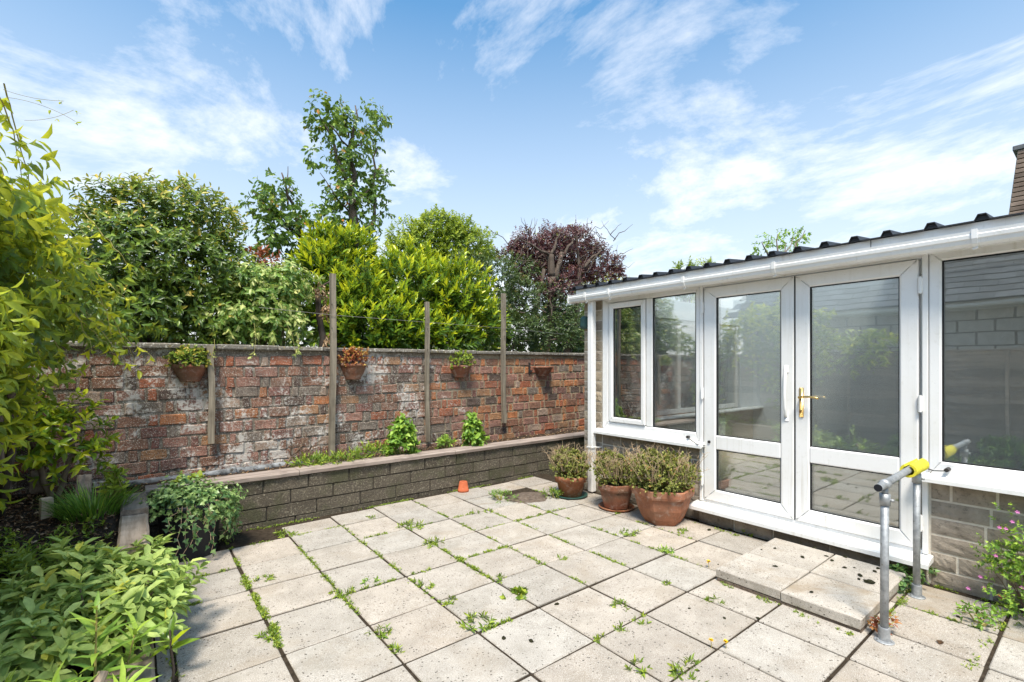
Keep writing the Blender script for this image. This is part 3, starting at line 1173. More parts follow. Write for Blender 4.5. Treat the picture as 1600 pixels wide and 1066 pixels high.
# ---------------------------------------------------------------- old pipe along the foot of the wall
pp = []
for px, py in ((186, 752), (250, 746), (310, 738), (360, 731), (400, 726), (440, 722), (474, 716)):
    q = onY(px, py, 5.50)
    pp.append((q.x, 5.50 + random.uniform(-.008, .008), min(.432, max(.418, q.z - .03))))
mb = MB().tube(pp, [.030, .036, .030, .038, .034, .040, .034], 10)
mb.tube([pp[3], Vector(pp[3]) + Vector((.05, 0, .004))], .048, 10)
tag(mb.build('old_pipe', 'lead_pipe', smooth=True), 'grey old pipe lying along the foot of the brick wall', 'pipe')

# ---------------------------------------------------------------- trellis posts and wires on the wall
posts = [(331, 540, 693, .055, 'short weathered wooden post fixed to the wall beside the leftmost wall planter'),
         (519, 428, 712, .060, 'tall pale wooden post against the wall, second from the left'),
         (668, 472, 690, .050, 'dark wooden post against the brick wall behind the leafy mint plant'),
         (787, 459, 661, .058, 'wooden post on the brick wall nearest the conservatory')]
pinfo = []
for px, t, b, w, lab in posts:
    a, q = onY(px, t, 5.535), onY(px, b, 5.535)
    root = thing('timber_post', lab, 'post', (a.x, 5.535, q.z), 'posts along the brick wall')
    ln = a.z - q.z
    n = 8
    vs, fs = [], []
    rp = random.Random(px)
    for i in range(n + 1):
        z = ln * i / n
        dx = .006 * math.sin(i * .9 + px) + (.012 * (i / n) if px == 519 else -.01 * i / n)
        for (sx, sy) in ((-1, -1), (1, -1), (1, 1), (-1, 1)):
            vs.append((dx + sx * w / 2 + rp.uniform(-.0015, .0015), sy * w * .42, z))
    for i in range(n):
        for k2 in range(4):
            fs.append((i * 4 + k2, i * 4 + (k2 + 1) % 4, (i + 1) * 4 + (k2 + 1) % 4, (i + 1) * 4 + k2))
    fs += [(3, 2, 1, 0), tuple(n * 4 + q2 for q2 in range(4))]
    MB().add(vs, fs).build('shaft', 'wood_post', root)
    for z in (ln - .35, ln - .62):
        if z > .2 and ln > 1.2:
            MB().tube([(-.012, -w * .42, z), (-.012, -w * .42 - .02, z)], .004, 6).build('wire_eye', 'dark_iron', root)
    pinfo.append(root)
for zz_, lab in ((2.07, 'thin upper wire strung between the wall posts'),):
    pts = [Vector((1.0, 5.50, zz_ + .03))] + [Vector((p.location.x, 5.50, zz_ - .015 * i)) for i, p in enumerate(pinfo[1:])] + [Vector((5.4, 5.5, zz_ - .07))]
    tag(MB().tube(pts, .0022, 5).build('garden_wire', 'wire'), lab, 'wire')

# ================================================================== CONSERVATORY
XF = 4.27
cv = thing('conservatory', 'white framed conservatory with stone base, glazed double doors and black ribbed roof', 'conservatory', (0, 0, 0))


def mitred(mb, y0, y1, z0, z1, w, x0, x1, b=.007, gap=.0007, mi=0, wb=None, wt=None, wy0=None, wy1=None):
    """rectangular frame of four mitred members facing -X; w widths"""
    wb = w if wb is None else wb
    wt = w if wt is None else wt
    wy0 = w if wy0 is None else wy0
    wy1 = w if wy1 is None else wy1
    o = [(y0, z0), (y1, z0), (y1, z1), (y0, z1)]
    i = [(y0 + wy0, z0 + wb), (y1 - wy1, z0 + wb), (y1 - wy1, z1 - wt), (y0 + wy0, z1 - wt)]
    for k2 in range(4):
        a, c, d, e = o[k2], o[(k2 + 1) % 4], i[(k2 + 1) % 4], i[k2]
        dv = Vector((c[0] - a[0], c[1] - a[1])).normalized() * gap
        ins = Vector((d[0] - c[0], d[1] - c[1]))
        A = (a[0] + dv.x, a[1] + dv.y)
        Cc = (c[0] - dv.x, c[1] - dv.y)
        D = (d[0] - dv.x, d[1] - dv.y)
        E = (e[0] + dv.x, e[1] + dv.y)
        nrm = Vector((-dv.y, dv.x)).normalized() * b       # inward
        A2, C2 = (A[0] + nrm.x, A[1] + nrm.y), (Cc[0] + nrm.x, Cc[1] + nrm.y)
        D2, E2 = (D[0] - nrm.x * 1.6, D[1] - nrm.y * 1.6), (E[0] - nrm.x * 1.6, E[1] - nrm.y * 1.6)
        vs = [(x1, *A), (x1, *Cc), (x1, *D), (x1, *E),
              (x0 + b, *A), (x0 + b, *Cc), (x0 + b * 1.6, *D), (x0 + b * 1.6, *E),
              (x0, *A2), (x0, *C2), (x0, *D2), (x0, *E2)]
        fs = [(0, 1, 2, 3), (8, 11, 10, 9), (4, 8, 9, 5), (7, 6, 10, 11), (0, 4, 5, 1), (3, 2, 6, 7), (0, 3, 7, 4), (4, 7, 11, 8), (1, 5, 6, 2), (5, 9, 10, 6)]
        mb.add(vs, fs, mi)


def pane(name, y0, y1, z0, z1, x, parent, axis='x'):
    mb = MB()
    if axis == 'x':
        mb.box(x, x + .022, y0, y1, z0, z1)
    else:
        mb.box(y0, y1, x, x + .022, z0, z1)
    o = mb.build(name, 'glass', parent)
    o.location = -parent_loc(parent)
    return o


def parent_loc(p):
    loc = Vector((0, 0, 0))
    while p is not None:
        loc += p.location
        p = p.parent
    return loc


def gaskets(y0, y1, z0, z1, x, parent):
    mb = MB()
    g = .0065
    for a in ((y0, y1, z0, z0 + g), (y0, y1, z1 - g * 1.4, z1), (y0, y0 + g, z0 + g, z1 - g * 1.4), (y1 - g * 1.6, y1, z0 + g, z1 - g * 1.4)):
        mb.box(x - .004, x + .004, *a)
    child(mb, 'glazing_seal', 'gasket', parent)


# ---- doors
def door(y0, y1, g0, g1, hinge_side, handle):
    d = bpy.data.objects.new('door', None)
    C.objects.link(d)
    d.parent = cv
    mb = MB()
    mitred(mb, y0, y1, .222, 2.238, .1, XF, XF + .062, wb=.108, wt=.103, wy0=g0 - y0, wy1=y1 - g1)
    vs, fs = chamfer_box(XF + .001, XF + .06, g0 - .0, g1 + .0, .712, .842, .008)
    mb.add(vs, fs)
    child(mb, 'door_frame', 'pvc', d)
    for z0, z1 in ((.330, .712), (.842, 2.135)):
        pane('pane', g0 - .004, g1 + .004, z0 - .004, z1 + .004, XF + .024, d)
        gaskets(g0, g1, z0, z1, XF + .018, d)
    for z in (2.055, 1.235, .41):
        yy = y1 + .012 if hinge_side == '+' else y0 - .012
        mb = MB()
        mb.box(XF - .016, XF + .002, yy - .013, yy + .013, z - .052, z + .052, b=.004)
        mb.tube([(XF - .014, yy, z - .058), (XF - .014, yy, z + .058)], .0095, 8)
        child(mb, 'hinge', 'pvc', d)
    return d


dl = door(1.652, 2.446, 1.757, 2.328, '+', None)
dr = door(.852, 1.640, .958, 1.535, '-', None)
# white pull handle on the left leaf
yy = 1.706
pts = [(XF - .002, yy, 1.46), (XF - .018, yy, 1.445), (XF - .034, yy, 1.39), (XF - .042, yy, 1.27), (XF - .036, yy, 1.15), (XF - .018, yy, 1.09), (XF - .002, yy, 1.075)]
mb = MB().tube(pts, [.013, .012, .0115, .012, .0115, .012, .013], 10)
mb.box(XF - .006, XF + .003, yy - .019, yy + .019, 1.44, 1.50, b=.003)
mb.box(XF - .006, XF + .003, yy - .019, yy + .019, 1.035, 1.095, b=.003)
child(mb, 'pull_handle', 'pvc', dl, True)
# round lock stud on the left leaf
child(MB().tube([(XF + .002, 2.39, .775), (XF - .010, 2.39, .775)], .0135, 12), 'lock_stud', 'dark_iron', dl)
# brass lever handle on the right leaf
yy = 1.592
mb = MB()
mb.box(XF - .009, XF + .003, yy - .0165, yy + .0165, 1.075, 1.318, b=.004)
mb.tube([(XF - .002, yy, 1.238), (XF - .048, yy, 1.238)], .0105, 10)
mb.tube([(XF - .046, yy + .006, 1.238), (XF - .050, yy - .03, 1.246), (XF - .051, yy - .08, 1.249), (XF - .050, yy - .125, 1.242), (XF - .047, yy - .14, 1.234)], [.011, .0095, .0085, .0078, .007], 8)
mb.tube([(XF - .002, yy, 1.135), (XF - .017, yy, 1.135)], .0085, 10)
child(mb, 'lever_handle', 'brass', dr, True)
mb = MB().box(XF + .010, XF + .05, 1.6405, 1.6515, .222, 2.238)
child(mb, 'meeting_seal', 'gasket', dr)

# ---- fixed frame round the doors, head and mullions
mb = MB()
for a in ((2.458, 2.490, .20, 2.275), (.80, .832, .20, 2.275)):
    mb.box(XF - .002, XF + .07, *a, b=.004)
mb.box(XF + .012, XF + .068, .832, 2.458, 2.245, 2.275)
mb.box(XF + .012, XF + .068, .832, 2.458, .196, .218)
child(mb, 'door_surround', 'pvc', cv)
cill = MB()
vs = []
ys = (.775, 2.525)
prof = [(XF + .05, .196), (XF - .045, .190), (XF - .118, .176), (XF - .126, .166), (XF - .126, .136), (XF - .118, .134), (XF - .112, .150), (XF + .05, .152)]
for y in ys:
    vs += [(x, y, z) for x, z in prof]
n = len(prof)
fs = [(i, (i + 1) % n, n + (i + 1) % n, n + i) for i in range(n)] + [tuple(reversed(range(n))), tuple(range(n, 2 * n))]
cill.add(vs, fs)
child(cill, 'door_cill', 'pvc', cv)


def sill(y0, y1, ztop, parent):
    prof = [(XF + .06, ztop + .004), (XF - .03, ztop), (XF - .072, ztop - .012), (XF - .082, ztop - .022), (XF - .082, ztop - .048), (XF - .074, ztop - .050), (XF - .066, ztop - .036), (XF + .06, ztop - .036)]
    vs = []
    for y in (y0, y1):
        vs += [(x, y, z) for x, z in prof]
    n = len(prof)
    fs = [(i, (i + 1) % n, n + (i + 1) % n, n + i) for i in range(n)] + [tuple(reversed(range(n))), tuple(range(n, 2 * n))]
    return child(MB().add(vs, fs), 'sill', 'pvc', parent)


# ---- left window: outer frame, mullion, opening sash, fixed light
wl = bpy.data.objects.new('window', None)
C.objects.link(wl)
wl.parent = cv
wl['label'] = 'left window with an opening sash'
mb = MB()
mitred(mb, 2.493, 3.715, .755, 2.275, .055, XF + .006, XF + .07, wb=.092, wt=.062, wy0=.045, wy1=.085)
mb.box(XF + .008, XF + .066, 3.032, 3.108, .849, 2.211, b=.005)
child(mb, 'window_frame', 'pvc', wl)
mb = MB()
mitred(mb, 3.118, 3.605, .858, 2.205, .052, XF - .012, XF + .05, wb=.052, wt=.06)
child(mb, 'sash', 'pvc', wl)
pane('pane', 3.168, 3.556, .906, 2.149, XF + .016, wl)
gaskets(3.172, 3.552, .911, 2.144, XF + .012, wl)
pane('pane', 2.535, 3.035, .844, 2.216, XF + .028, wl)
gaskets(2.539, 3.031, .849, 2.211, XF + .022, wl)
sill(2.43, 3.80, .760, wl)
# metal stay hook lying on the sill
mb = MB().tube([(XF - .03, 2.60, .795), (XF - .06, 2.54, .775), (XF - .085, 2.46, .748), (XF - .02, 2.42, .735)], .004, 6)
mb.tube([(XF + .004, 2.605, .797), (XF - .03, 2.605, .797)], .013, 10)
child(mb, 'stay_hook', 'dark_iron', wl)

# ---- right window: one big fixed light, carries on out of the picture
wr = bpy.data.objects.new('window', None)
C.objects.link(wr)
wr.parent = cv
wr['label'] = 'large right window reflecting the fence'
mb = MB()
mitred(mb, -1.6, .797, .755, 2.275, .06, XF + .006, XF + .07, wb=.092, wt=.066, wy1=.066)
child(mb, 'window_frame', 'pvc', wr)
pane('pane', -1.545, .735, .843, 2.213, XF + .028, wr)
gaskets(-1.54, .731, .848, 2.208, XF + .022, wr)
sill(-1.7, .86, .760, wr)
mb = MB().tube([(XF - .005, .80, .79), (XF - .05, .76, .790), (XF - .06, .70, .80)], .004, 6)
mb.tube([(XF + .004, .695, .806), (XF - .066, .695, .806)], .013, 10)
child(mb, 'stay_hook', 'dark_iron', wr)

# ---- stone base
sw = bpy.data.objects.new('stone_base', None)
C.objects.link(sw)
sw.parent = cv
mb = MB()
XS = XF + .02
mb.box(XS + .0095, XS + .12, 2.49, 4.02, -.03, .742)
mb.box(XS + .0095, XS + .12, 3.735, 4.02, .742, 2.27)
mb.box(XS + .0095, XS + .12, -1.7, .80, -.03, .742)
mb.box(XS - .02, XS + .12, .80, 2.49, -.03, .165)
mb.box(XS + .12, 8.6, 3.90, 4.02, -.03, .76)
child(mb, 'mortar_bed', 'stone_mortar', sw)
rst = random.Random(33)


def stone_mesh(seed):
    """rock-faced block: unit size, face towards -X, split face bulging"""
    r = random.Random(seed)
    n, m = 6, 4
    vs, fs = [], []
    for j in range(m + 1):
        for i in range(n + 1):
            u, v = i / n - .5, j / m - .5
            edge = i in (0, n) or j in (0, m)
            vs.append((-.004 if edge else -.006 - r.uniform(0, .006), u + (0 if edge else r.uniform(-.03, .03)), v + (r.uniform(-.02, .02) if not edge else 0)))
    for j in range(m):
        for i in range(n):
            a = j * (n + 1) + i
            fs.append((a, a + n + 1, a + n + 2, a + 1))
    b = len(vs)
    cs = [0, n, (m + 1) * (n + 1) - 1, m * (n + 1)]
    for c in cs:
        vs.append((.03, vs[c][1], vs[c][2]))
    rim = [list(range(0, n + 1)), [n + (n + 1) * q for q in range(m + 1)], list(range((n + 1) * m + n, (n + 1) * m - 1, -1)), [(n + 1) * q for q in range(m, -1, -1)]]
    for q in range(4):
        fs.append(tuple(rim[q]) + (b + (q + 1) % 4, b + q))
    me = bpy.data.meshes.new('stone_block')
    me.from_pydata(vs, [], fs)
    me.materials.append(M['stone_buff'])
    return me


STN = [stone_mesh(300 + q) for q in range(7)]


def stone_run(y0, y1, z0, courses, h, lens, mat, x=XS, off=True):
    for cidx in range(courses):
        z = z0 + cidx * h
        y = y1 + (rst.uniform(0, .18) if (cidx % 2 and off) else 0)
        while y > y0 + .01:
            w = rst.choice(lens)
            a, b = max(y0, y - w), min(y1, y)
            if a - y0 < .06:
                a = y0
            if b - a > .03:
                o = inst(STN[rst.randrange(7)], 'stone_block', sw, (x + .010, (a + b) / 2, z + h / 2), (0, 0, 0),
                         (rst.uniform(.7, 1.15), b - a - .015, h - .014), mat if rst.random() < .8 else 'stone_brown')
            y = a if a != y0 else y0


stone_run(-1.7, .795, -.012, 6, .118, (.40, .30, .22, .36), 'stone_brown')
stone_run(2.495, 3.73, -.012, 6, .118, (.40, .30, .22), 'stone_brown')
stone_run(.80, 2.49, -.01, 1, .15, (.42, .34), 'stone_brown', XS - .035)
stone_run(3.735, 4.025, -.012, 19, .12, (.29, .145), 'stone_buff', off=False)

# ---- fascia, gutter, downpipe, roof
mb = MB().box(XF - .085, XF - .06, -1.7, 4.055, 2.27, 2.408, b=.003)
mb.box(XF - .0615, XF + .10, -1.7, 4.05, 2.262, 2.280)
child(mb, 'fascia', 'pvc', cv)
mb = MB().box(XF - .0868, XF - .0845, 1.10, 1.104, 2.34, 2.407)
child(mb, 'fascia_joint', 'gasket', cv)
mb = MB().box(XF - .058, XF + .02, -1.69, 4.04, 2.2755, 2.2785 + .03)
child(mb, 'soffit', 'pvc_old', cv)
gut = bpy.data.objects.new('gutter', None)
C.objects.link(gut)
gut.parent = cv
prof = [(XF - .088, 2.338), (XF - .088, 2.262), (XF - .100, 2.248), (XF - .150, 2.246), (XF - .170, 2.262), (XF - .176, 2.286), (XF - .183, 2.290), (XF - .186, 2.312), (XF - .181, 2.318), (XF - .184, 2.336), (XF - .176, 2.338), (XF - .172, 2.31), (XF - .160, 2.262), (XF - .102, 2.258), (XF - .094, 2.27), (XF - .092, 2.338)]
vs = []
for y in (-1.7, 4.085):
    vs += [(x, y, z) for x, z in prof]
n = len(prof)
fs = [(i, (i + 1) % n, n + (i + 1) % n, n + i) for i in range(n)] + [tuple(reversed(range(n))), tuple(range(n, 2 * n))]
child(MB().add(vs, fs), 'channel', 'pvc', gut)
for y in (3.82, 3.47, 2.555, 1.735, .545, -.4):
    mb = MB()
    vs = []
    p2 = [(XF - .088, 2.35), (XF - .088, 2.240), (XF - .152, 2.239), (XF - .178, 2.257), (XF - .192, 2.288), (XF - .194, 2.345), (XF - .184, 2.347), (XF - .183, 2.342), (XF - .09, 2.342)]
    for q in (y - .013, y + .013):
        vs += [(x, q, z) for x, z in p2]
    n = len(p2)
    fs = [(i, (i + 1) % n, n + (i + 1) % n, n + i) for i in range(n)] + [tuple(reversed(range(n))), tuple(range(n, 2 * n))]
    mb.add(vs, fs)
    mb.tube([(XF - .150, y - .012, 2.236), (XF - .150, y + .012, 2.228)], .007, 6)
    child(mb, 'gutter_bracket', 'pvc', gut)
mb = MB().box(XF - .19, XF - .086, 4.085, 4.092, 2.244, 2.34, b=.002)
child(mb, 'end_cap', 'pvc', gut)
dp = bpy.data.objects.new('downpipe', None)
C.objects.link(dp)
dp.parent = cv
mb = MB().box(XF - .105, XF - .03, 3.775, 3.85, .02, 2.25, b=.009)
child(mb, 'pipe', 'pvc', dp)
for z in (.53,):
    mb = MB().box(XF - .111, XF - .024, 3.768, 3.857, z, z + .022, b=.003)
    mb.box(XF - .03, XF + .03, 3.74, 3.768, z + .004, z + .018)
    child(mb, 'pipe_clip', 'pvc', dp)
# roof sheet with trapezoid ribs running up the slope
ribs = [4.04, 3.86, 3.677, 3.488, 3.283, 3.08, 2.90, 2.72, 2.53, 2.345, 2.151, 1.959, 1.770, 1.575, 1.386, 1.192, .999, .762, .519, .275, .03, -.21, -.45, -.69, -.93, -1.17, -1.41, -1.65]
line = [(4.13, 0)]
for y in ribs:
    line += [(y + .036, 0), (y + .019, .037), (y - .019, .037), (y - .036, 0)]
line += [(-1.72, 0)]
SL = .10


def roof_part(name, x0, x1, mat, line=line):
    z0, z1 = 2.4115 + SL * (x0 - (XF - .13)), 2.4115 + SL * (x1 - (XF - .13))
    vs, fs = [], []
    for (x, z) in ((x0, z0), (x1, z1)):
        for th in (0, -.007):
            vs.extend([(x, y, z + dz + th) for y, dz in line])
    n = len(line)
    for i in range(n - 1):
        fs.append((i, i + 1, 2 * n + i + 1, 2 * n + i))
        fs.append((n + i, 3 * n + i, 3 * n + i + 1, n + i + 1))
        fs.append((i, n + i, n + i + 1, i + 1))
    return child(MB().add(vs, fs), name, mat, cv)


k = NT('added_clear_sheet')
M['added_clear_sheet'] = k.done(k.n('ShaderNodeMixShader', {0: 0.35, 1: k.n('ShaderNodeBsdfTransparent', {'Color': (0.9, 0.92, 0.92)}).outputs[0], 2: k.n('ShaderNodeBsdfTranslucent', {'Color': (0.8, 0.82, 0.82)}).outputs[0]}).outputs[0])
roof = roof_part('roof', XF - .13, 5.4, 'roof_sheet')
roof_part('added_clear_roof', 5.405, 8.7, 'added_clear_sheet', [q for q in line if q[0] > 1.9])  # unseen clear rear sheet, added to let daylight into the room
roof_part('roof', 5.405, 8.7, 'roof_sheet', [q for q in line if q[0] < 1.99])
# dark foam fillers close the rib ends
fm_ = bpy.data.meshes.new('rib_filler')
fm_.from_pydata([(0, .035, .001), (0, .018, .036), (0, -.018, .036), (0, -.035, .001), (.03, .035, .001), (.03, .018, .036), (.03, -.018, .036), (.03, -.035, .001)], [], [(0, 1, 2, 3), (7, 6, 5, 4), (0, 4, 5, 1), (1, 5, 6, 2), (2, 6, 7, 3), (3, 7, 4, 0)])
fm_.materials.append(M['roof_sheet'])
for y in ribs:
    inst(fm_, 'rib_filler', roof, (XF - .11, y, 2.4115 + .001))

# ---- the room inside
room = bpy.data.objects.new('room', None)
C.objects.link(room)
room.parent = cv
child(MB().box(XF + .13, 8.40, -1.7, 3.90, .165, .185), 'room_floor', 'floor_inside', room)
mb = MB().box(8.40, 8.52, -1.7, 4.02, -.03, 2.82)
mb.box(7.95, 8.40, 3.90, 4.02, .76, 2.60)
mb.box(XF + .12, 7.95, 3.90, 4.02, 2.16, 2.425)
mb.box(XF + .13, 8.40, -1.82, -1.7, -.03, .8)
child(mb, 'plaster_wall', 'plaster_inside', room)
mb = MB()
mb.add([(XF + .12, -1.7, 2.39), (XF + .12, 3.90, 2.39), (5.4, 3.90, 2.47), (5.4, -1.7, 2.47), (XF + .12, -1.7, 2.41), (XF + .12, 3.90, 2.41), (5.4, 3.90, 2.49), (5.4, -1.7, 2.49)],
       [(0, 1, 2, 3), (7, 6, 5, 4), (0, 4, 5, 1), (2, 6, 7, 3), (1, 5, 6, 2), (3, 7, 4, 0)])
mb.add([(5.4, -1.7, 2.47), (5.4, 1.9, 2.47), (8.4, 1.9, 2.74), (8.4, -1.7, 2.74), (5.4, -1.7, 2.49), (5.4, 1.9, 2.49), (8.4, 1.9, 2.76), (8.4, -1.7, 2.76)],
       [(0, 1, 2, 3), (7, 6, 5, 4), (0, 4, 5, 1), (2, 6, 7, 3), (1, 5, 6, 2), (3, 7, 4, 0)])
child(mb, 'room_ceiling', 'render_inside', room)
child(MB().box(XF + .10, 8.40, 3.72, 3.90, .770, .795, b=.004), 'window_board', 'pvc', room)


def side_window(x0, x1, mids):
    w = bpy.data.objects.new('window', None)
    C.objects.link(w)
    w.parent = cv
    w['label'] = 'side window seen through the room'
    mb = MB()
    xs = [x0] + mids + [x1]
    for x in xs:
        mb.box(x - .035, x + .035, 3.93, 3.99, .80, 2.16, b=.005)
    for a, b in zip(xs[:-1], xs[1:]):
        mb.box(a + .035, b - .035, 3.932, 3.988, .80, .87, b=.005)
        mb.box(a + .035, b - .035, 3.932, 3.988, 2.09, 2.16, b=.005)
    child(mb, 'window_frame', 'pvc', w)
    for a, b in zip(xs[:-1], xs[1:]):
        pane('pane', a + .03, b - .03, .866, 2.094, 3.955, w, 'y')
    mb = MB().tube([(mids[-1], 3.93, 1.52), (mids[-1], 3.90, 1.52)], .01, 8)
    mb.tube([(mids[-1], 3.90, 1.53), (mids[-1] + .01, 3.895, 1.40)], .008, 8)
    child(mb, 'window_catch', 'brass', w)


side_window(XF + .17, 7.90, [5.3, 6.2, 7.05])
added_window = bpy.data.objects.new('window', None)  # unseen end glazing, added so daylight reaches the plaster wall
C.objects.link(added_window)
added_window.parent = cv
added_window['label'] = 'added end window out of view to the right, letting daylight into the room'
mb = MB()
for x in (4.42, 5.7, 7.0, 8.36):
    mb.box(x - .035, x + .035, -1.79, -1.73, .80, 2.40, b=.005)
for za, zb_ in ((.80, .87), (2.33, 2.40)):
    for xa, xb in ((4.455, 5.665), (5.735, 6.965), (7.035, 8.325)):
        mb.box(xa, xb, -1.788, -1.732, za, zb_, b=.005)
child(mb, 'window_frame', 'pvc', added_window)
for xa, xb in ((4.45, 5.67), (5.73, 6.97), (7.03, 8.33)):
    pane('pane', xa, xb, .866, 2.334, -1.77, added_window, 'y')
mb = MB()
for q in range(34):
    x = 5.75 + q * .045
    mb.box(x, x + .036, 3.80, 3.85, .30, .70, b=.006)
child(mb, 'radiator', 'white_paint', room)

# ---- wall lantern at the corner pier
lt = thing('wall_lantern', 'small teal lantern on the corner of the stone pier under the gutter', 'lantern', (XF - .005, 3.985, 1.94))
MB().lathe([(.03, 0), (.05, .015), (.058, .05), (.055, .11), (.06, .12), (.03, .15), (.0, .155)], 12).build('lantern_body', 'teal_paint', lt, True)
MB().box(-.012, .06, -.012, .012, .05, .08).build('wall_bracket', 'dark_iron', lt)

# ================================================================== STEP
st = thing('door_step', 'low step of pale stained concrete slabs before the double doors', 'step', (0, 0, 0))
mb = MB()
vs, fs = chamfer_box(3.180, 4.13, .885, 1.728, -.02, .021, .004)
rr_ = random.Random(2)
vs = [(x + rr_.uniform(-.008, .008), y + rr_.uniform(-.008, .008), z) for x, y, z in vs]
mb.add(vs, fs).build('step_bed', 'gravelly_soil', st)
for q, (x0, x1, y0, y1) in enumerate(((3.175, 3.628, .880, 1.302), (3.636, 4.115, .884, 1.302), (3.178, 3.640, 1.309, 1.732), (3.648, 4.115, 1.309, 1.730))):
    w, d = x1 - x0, y1 - y0
    me = slab_mesh(w, d, .058, 500 + q)
    inst(me, 'step_slab', st, ((x0 + x1) / 2, (y0 + y1) / 2, .080 + .002 * q), (R(.3 * (q % 2)), R(-.2), R(.4 * (q - 1.5))), (1, 1, 1), 'slab_step')

# ================================================================== HANDRAIL
hr = thing('handrail', 'galvanised tube handrail with a yellow foam sleeve beside the door step', 'handrail', (3.20, .785, 0))


def lp(x, y, z):
    return (x - 3.20, y - .785, z)


for nm, (x, y), zt in (('near', (3.19, .78), .80), ('far', (3.97, .80), .80)):
    lean = .012 if nm == 'near' else .0
    MB().tube([lp(x, y, .004), lp(x + lean, y, zt)], .0195, 16).build('post', 'galvanised', hr, True)
    mb = MB()
    mb.lathe([(.0, 0), (.044, .0), (.046, .005), (.042, .008), (.027, .011), (.027, .075), (.0255, .08), (.0196, .08)], 20, lp(x, y, 0.002))
    for a in range(3):
        aa = a * 2.1 + .4
        mb.tube([lp(x + .036 * math.cos(aa), y + .036 * math.sin(aa), .010), lp(x + .036 * math.cos(aa), y + .036 * math.sin(aa), .020)], .006, 6)
    mb.build('base_flange', 'galvanised', hr, False)
    mb = MB()
    mb.tube([lp(x + lean, y, zt - .06), lp(x + lean, y, zt + .002)], .0255, 16)
    mb.tube([lp(x + lean, y - .022, zt - .03), lp(x + lean, y - .040, zt - .03)], .0075, 8)
    mb.tube([lp(x + lean, y, zt), lp(x + lean, y, zt + .03)], .016, 12)
    mb.tube([lp(x + lean - .024, y, .853), lp(x + lean + .024, y, .853)], .0265, 16)
    mb.build('clamp', 'galvanised', hr, True)
MB().tube([lp(3.075, .778, .853), lp(4.06, .803, .853)], .0198, 18).build('rail', 'galvanised', hr)
MB().tube([lp(3.0735, .778, .853), lp(3.0765, .778, .853)], .019, 18).build('end_plug', 'black_plastic', hr)
# split foam sleeve
mb = MB()
vs, fs = [], []
n = 22
prof = []
for i in range(n + 1):
    a = R(100) + (2 * math.pi - R(40)) * i / n
    prof.append(a)
for xx in (3.72, 4.03):
    for rr2 in (.042, .0285):
        vs += [lp(xx, .79 + math.cos(a) * rr2, .853 + math.sin(a) * rr2) for a in prof]
m = n + 1
for i in range(n):
    fs += [(i, i + 1, 2 * m + i + 1, 2 * m + i), (m + i, 3 * m + i, 3 * m + i + 1, m + i + 1), (i, m + i, m + i + 1, i + 1), (2 * m + i, 2 * m + i + 1, 3 * m + i + 1, 3 * m + i)]
fs += [(0, 2 * m, 3 * m, m), (n, m + n, 3 * m + n, 2 * m + n)]
mb.add(vs, fs).build('foam_sleeve', 'yellow_foam', hr)


# ================================================================== POTTED SEDUMS
def polyr(n, soft=.0, rot=0.0):
    def f(a):
        b = (a - rot) % (2 * math.pi / n) - math.pi / n
        return math.cos(math.pi / n) / math.cos(b) * (1 - soft) + soft
    return f


def sedum(root, c, r, z0, h, n, dry, seed, red=.12):
    """spreading mound of small rosettes with last year's dry stems; c in world, root unrotated"""
    fol = Fol(HEART_V, .35, .05)
    P, O = blob_points([((c[0], c[1], z0 + h * .30), (r * 1.06, r * 1.06, h * .50)), ((c[0] - r * .3, c[1] + r * .2, z0 + h * .4), (r * .7, r * .7, h * .5)), ((c[0] + r * .1, c[1] - r * .35, z0 + h * .35), (r * .7, r * .6, h * .5))], n, .25, .4, .12)
    ok = (P[:, 2] > z0 - .06) & (P[:, 0] < 4.275)
    P, O = P[ok], O[ok]
    v1 = np.where(RNG.random(len(P)) < red, 1.0, .62)
    shoots(fol, P, O + np.array((0, 0, .55)), .022, 7, .030, .020, 1.25, .0, .15, v1, .15)
    shoots(fol, P - O * .03, O + np.array((0, 0, .8)), .06, 5, .020, .012, 1.2, .1, .1, .5, .15)
    fol.build('foliage', 'leaf_sedum', root)
    mb = MB()
    r2 = random.Random(seed)
    for _ in range(dry):
        a, q = r2.uniform(0, 6.28), r * math.sqrt(r2.random())
        p = Vector((c[0] + q * math.cos(a) - root.location.x, c[1] + q * math.sin(a) - root.location.y, z0 + h * .25 - root.location.z))
        d = Vector((math.cos(a) * .35 + r2.gauss(0, .25), math.sin(a) * .35 + r2.gauss(0, .25), 1)).normalized()
        ln = h * r2.uniform(.45, .85)
        m1 = p + d * ln * .6 + Vector((r2.gauss(0, .015), r2.gauss(0, .015), 0))
        e = p + d * ln + Vector((r2.gauss(0, .02), r2.gauss(0, .02), 0))
        if e.x + root.location.x > 4.2:
            continue
        mb.tube([p, m1, e], [.0022, .0018, .001], 4, False)
        for _ in range(3):
            f = m1.lerp(e, r2.uniform(.2, 1))
            mb.tube([f, f + Vector((r2.gauss(0, .025), r2.gauss(0, .025), r2.uniform(.01, .035)))], [.0014, .0008], 3, False)
    mb.build('dry_stems', 'straw', root)


def soil_disc(root, r, z):
    MB().lathe([(0, z + .006), (r * .6, z + .004), (r, z)], 16).build('potting_soil', 'soil', root, True)


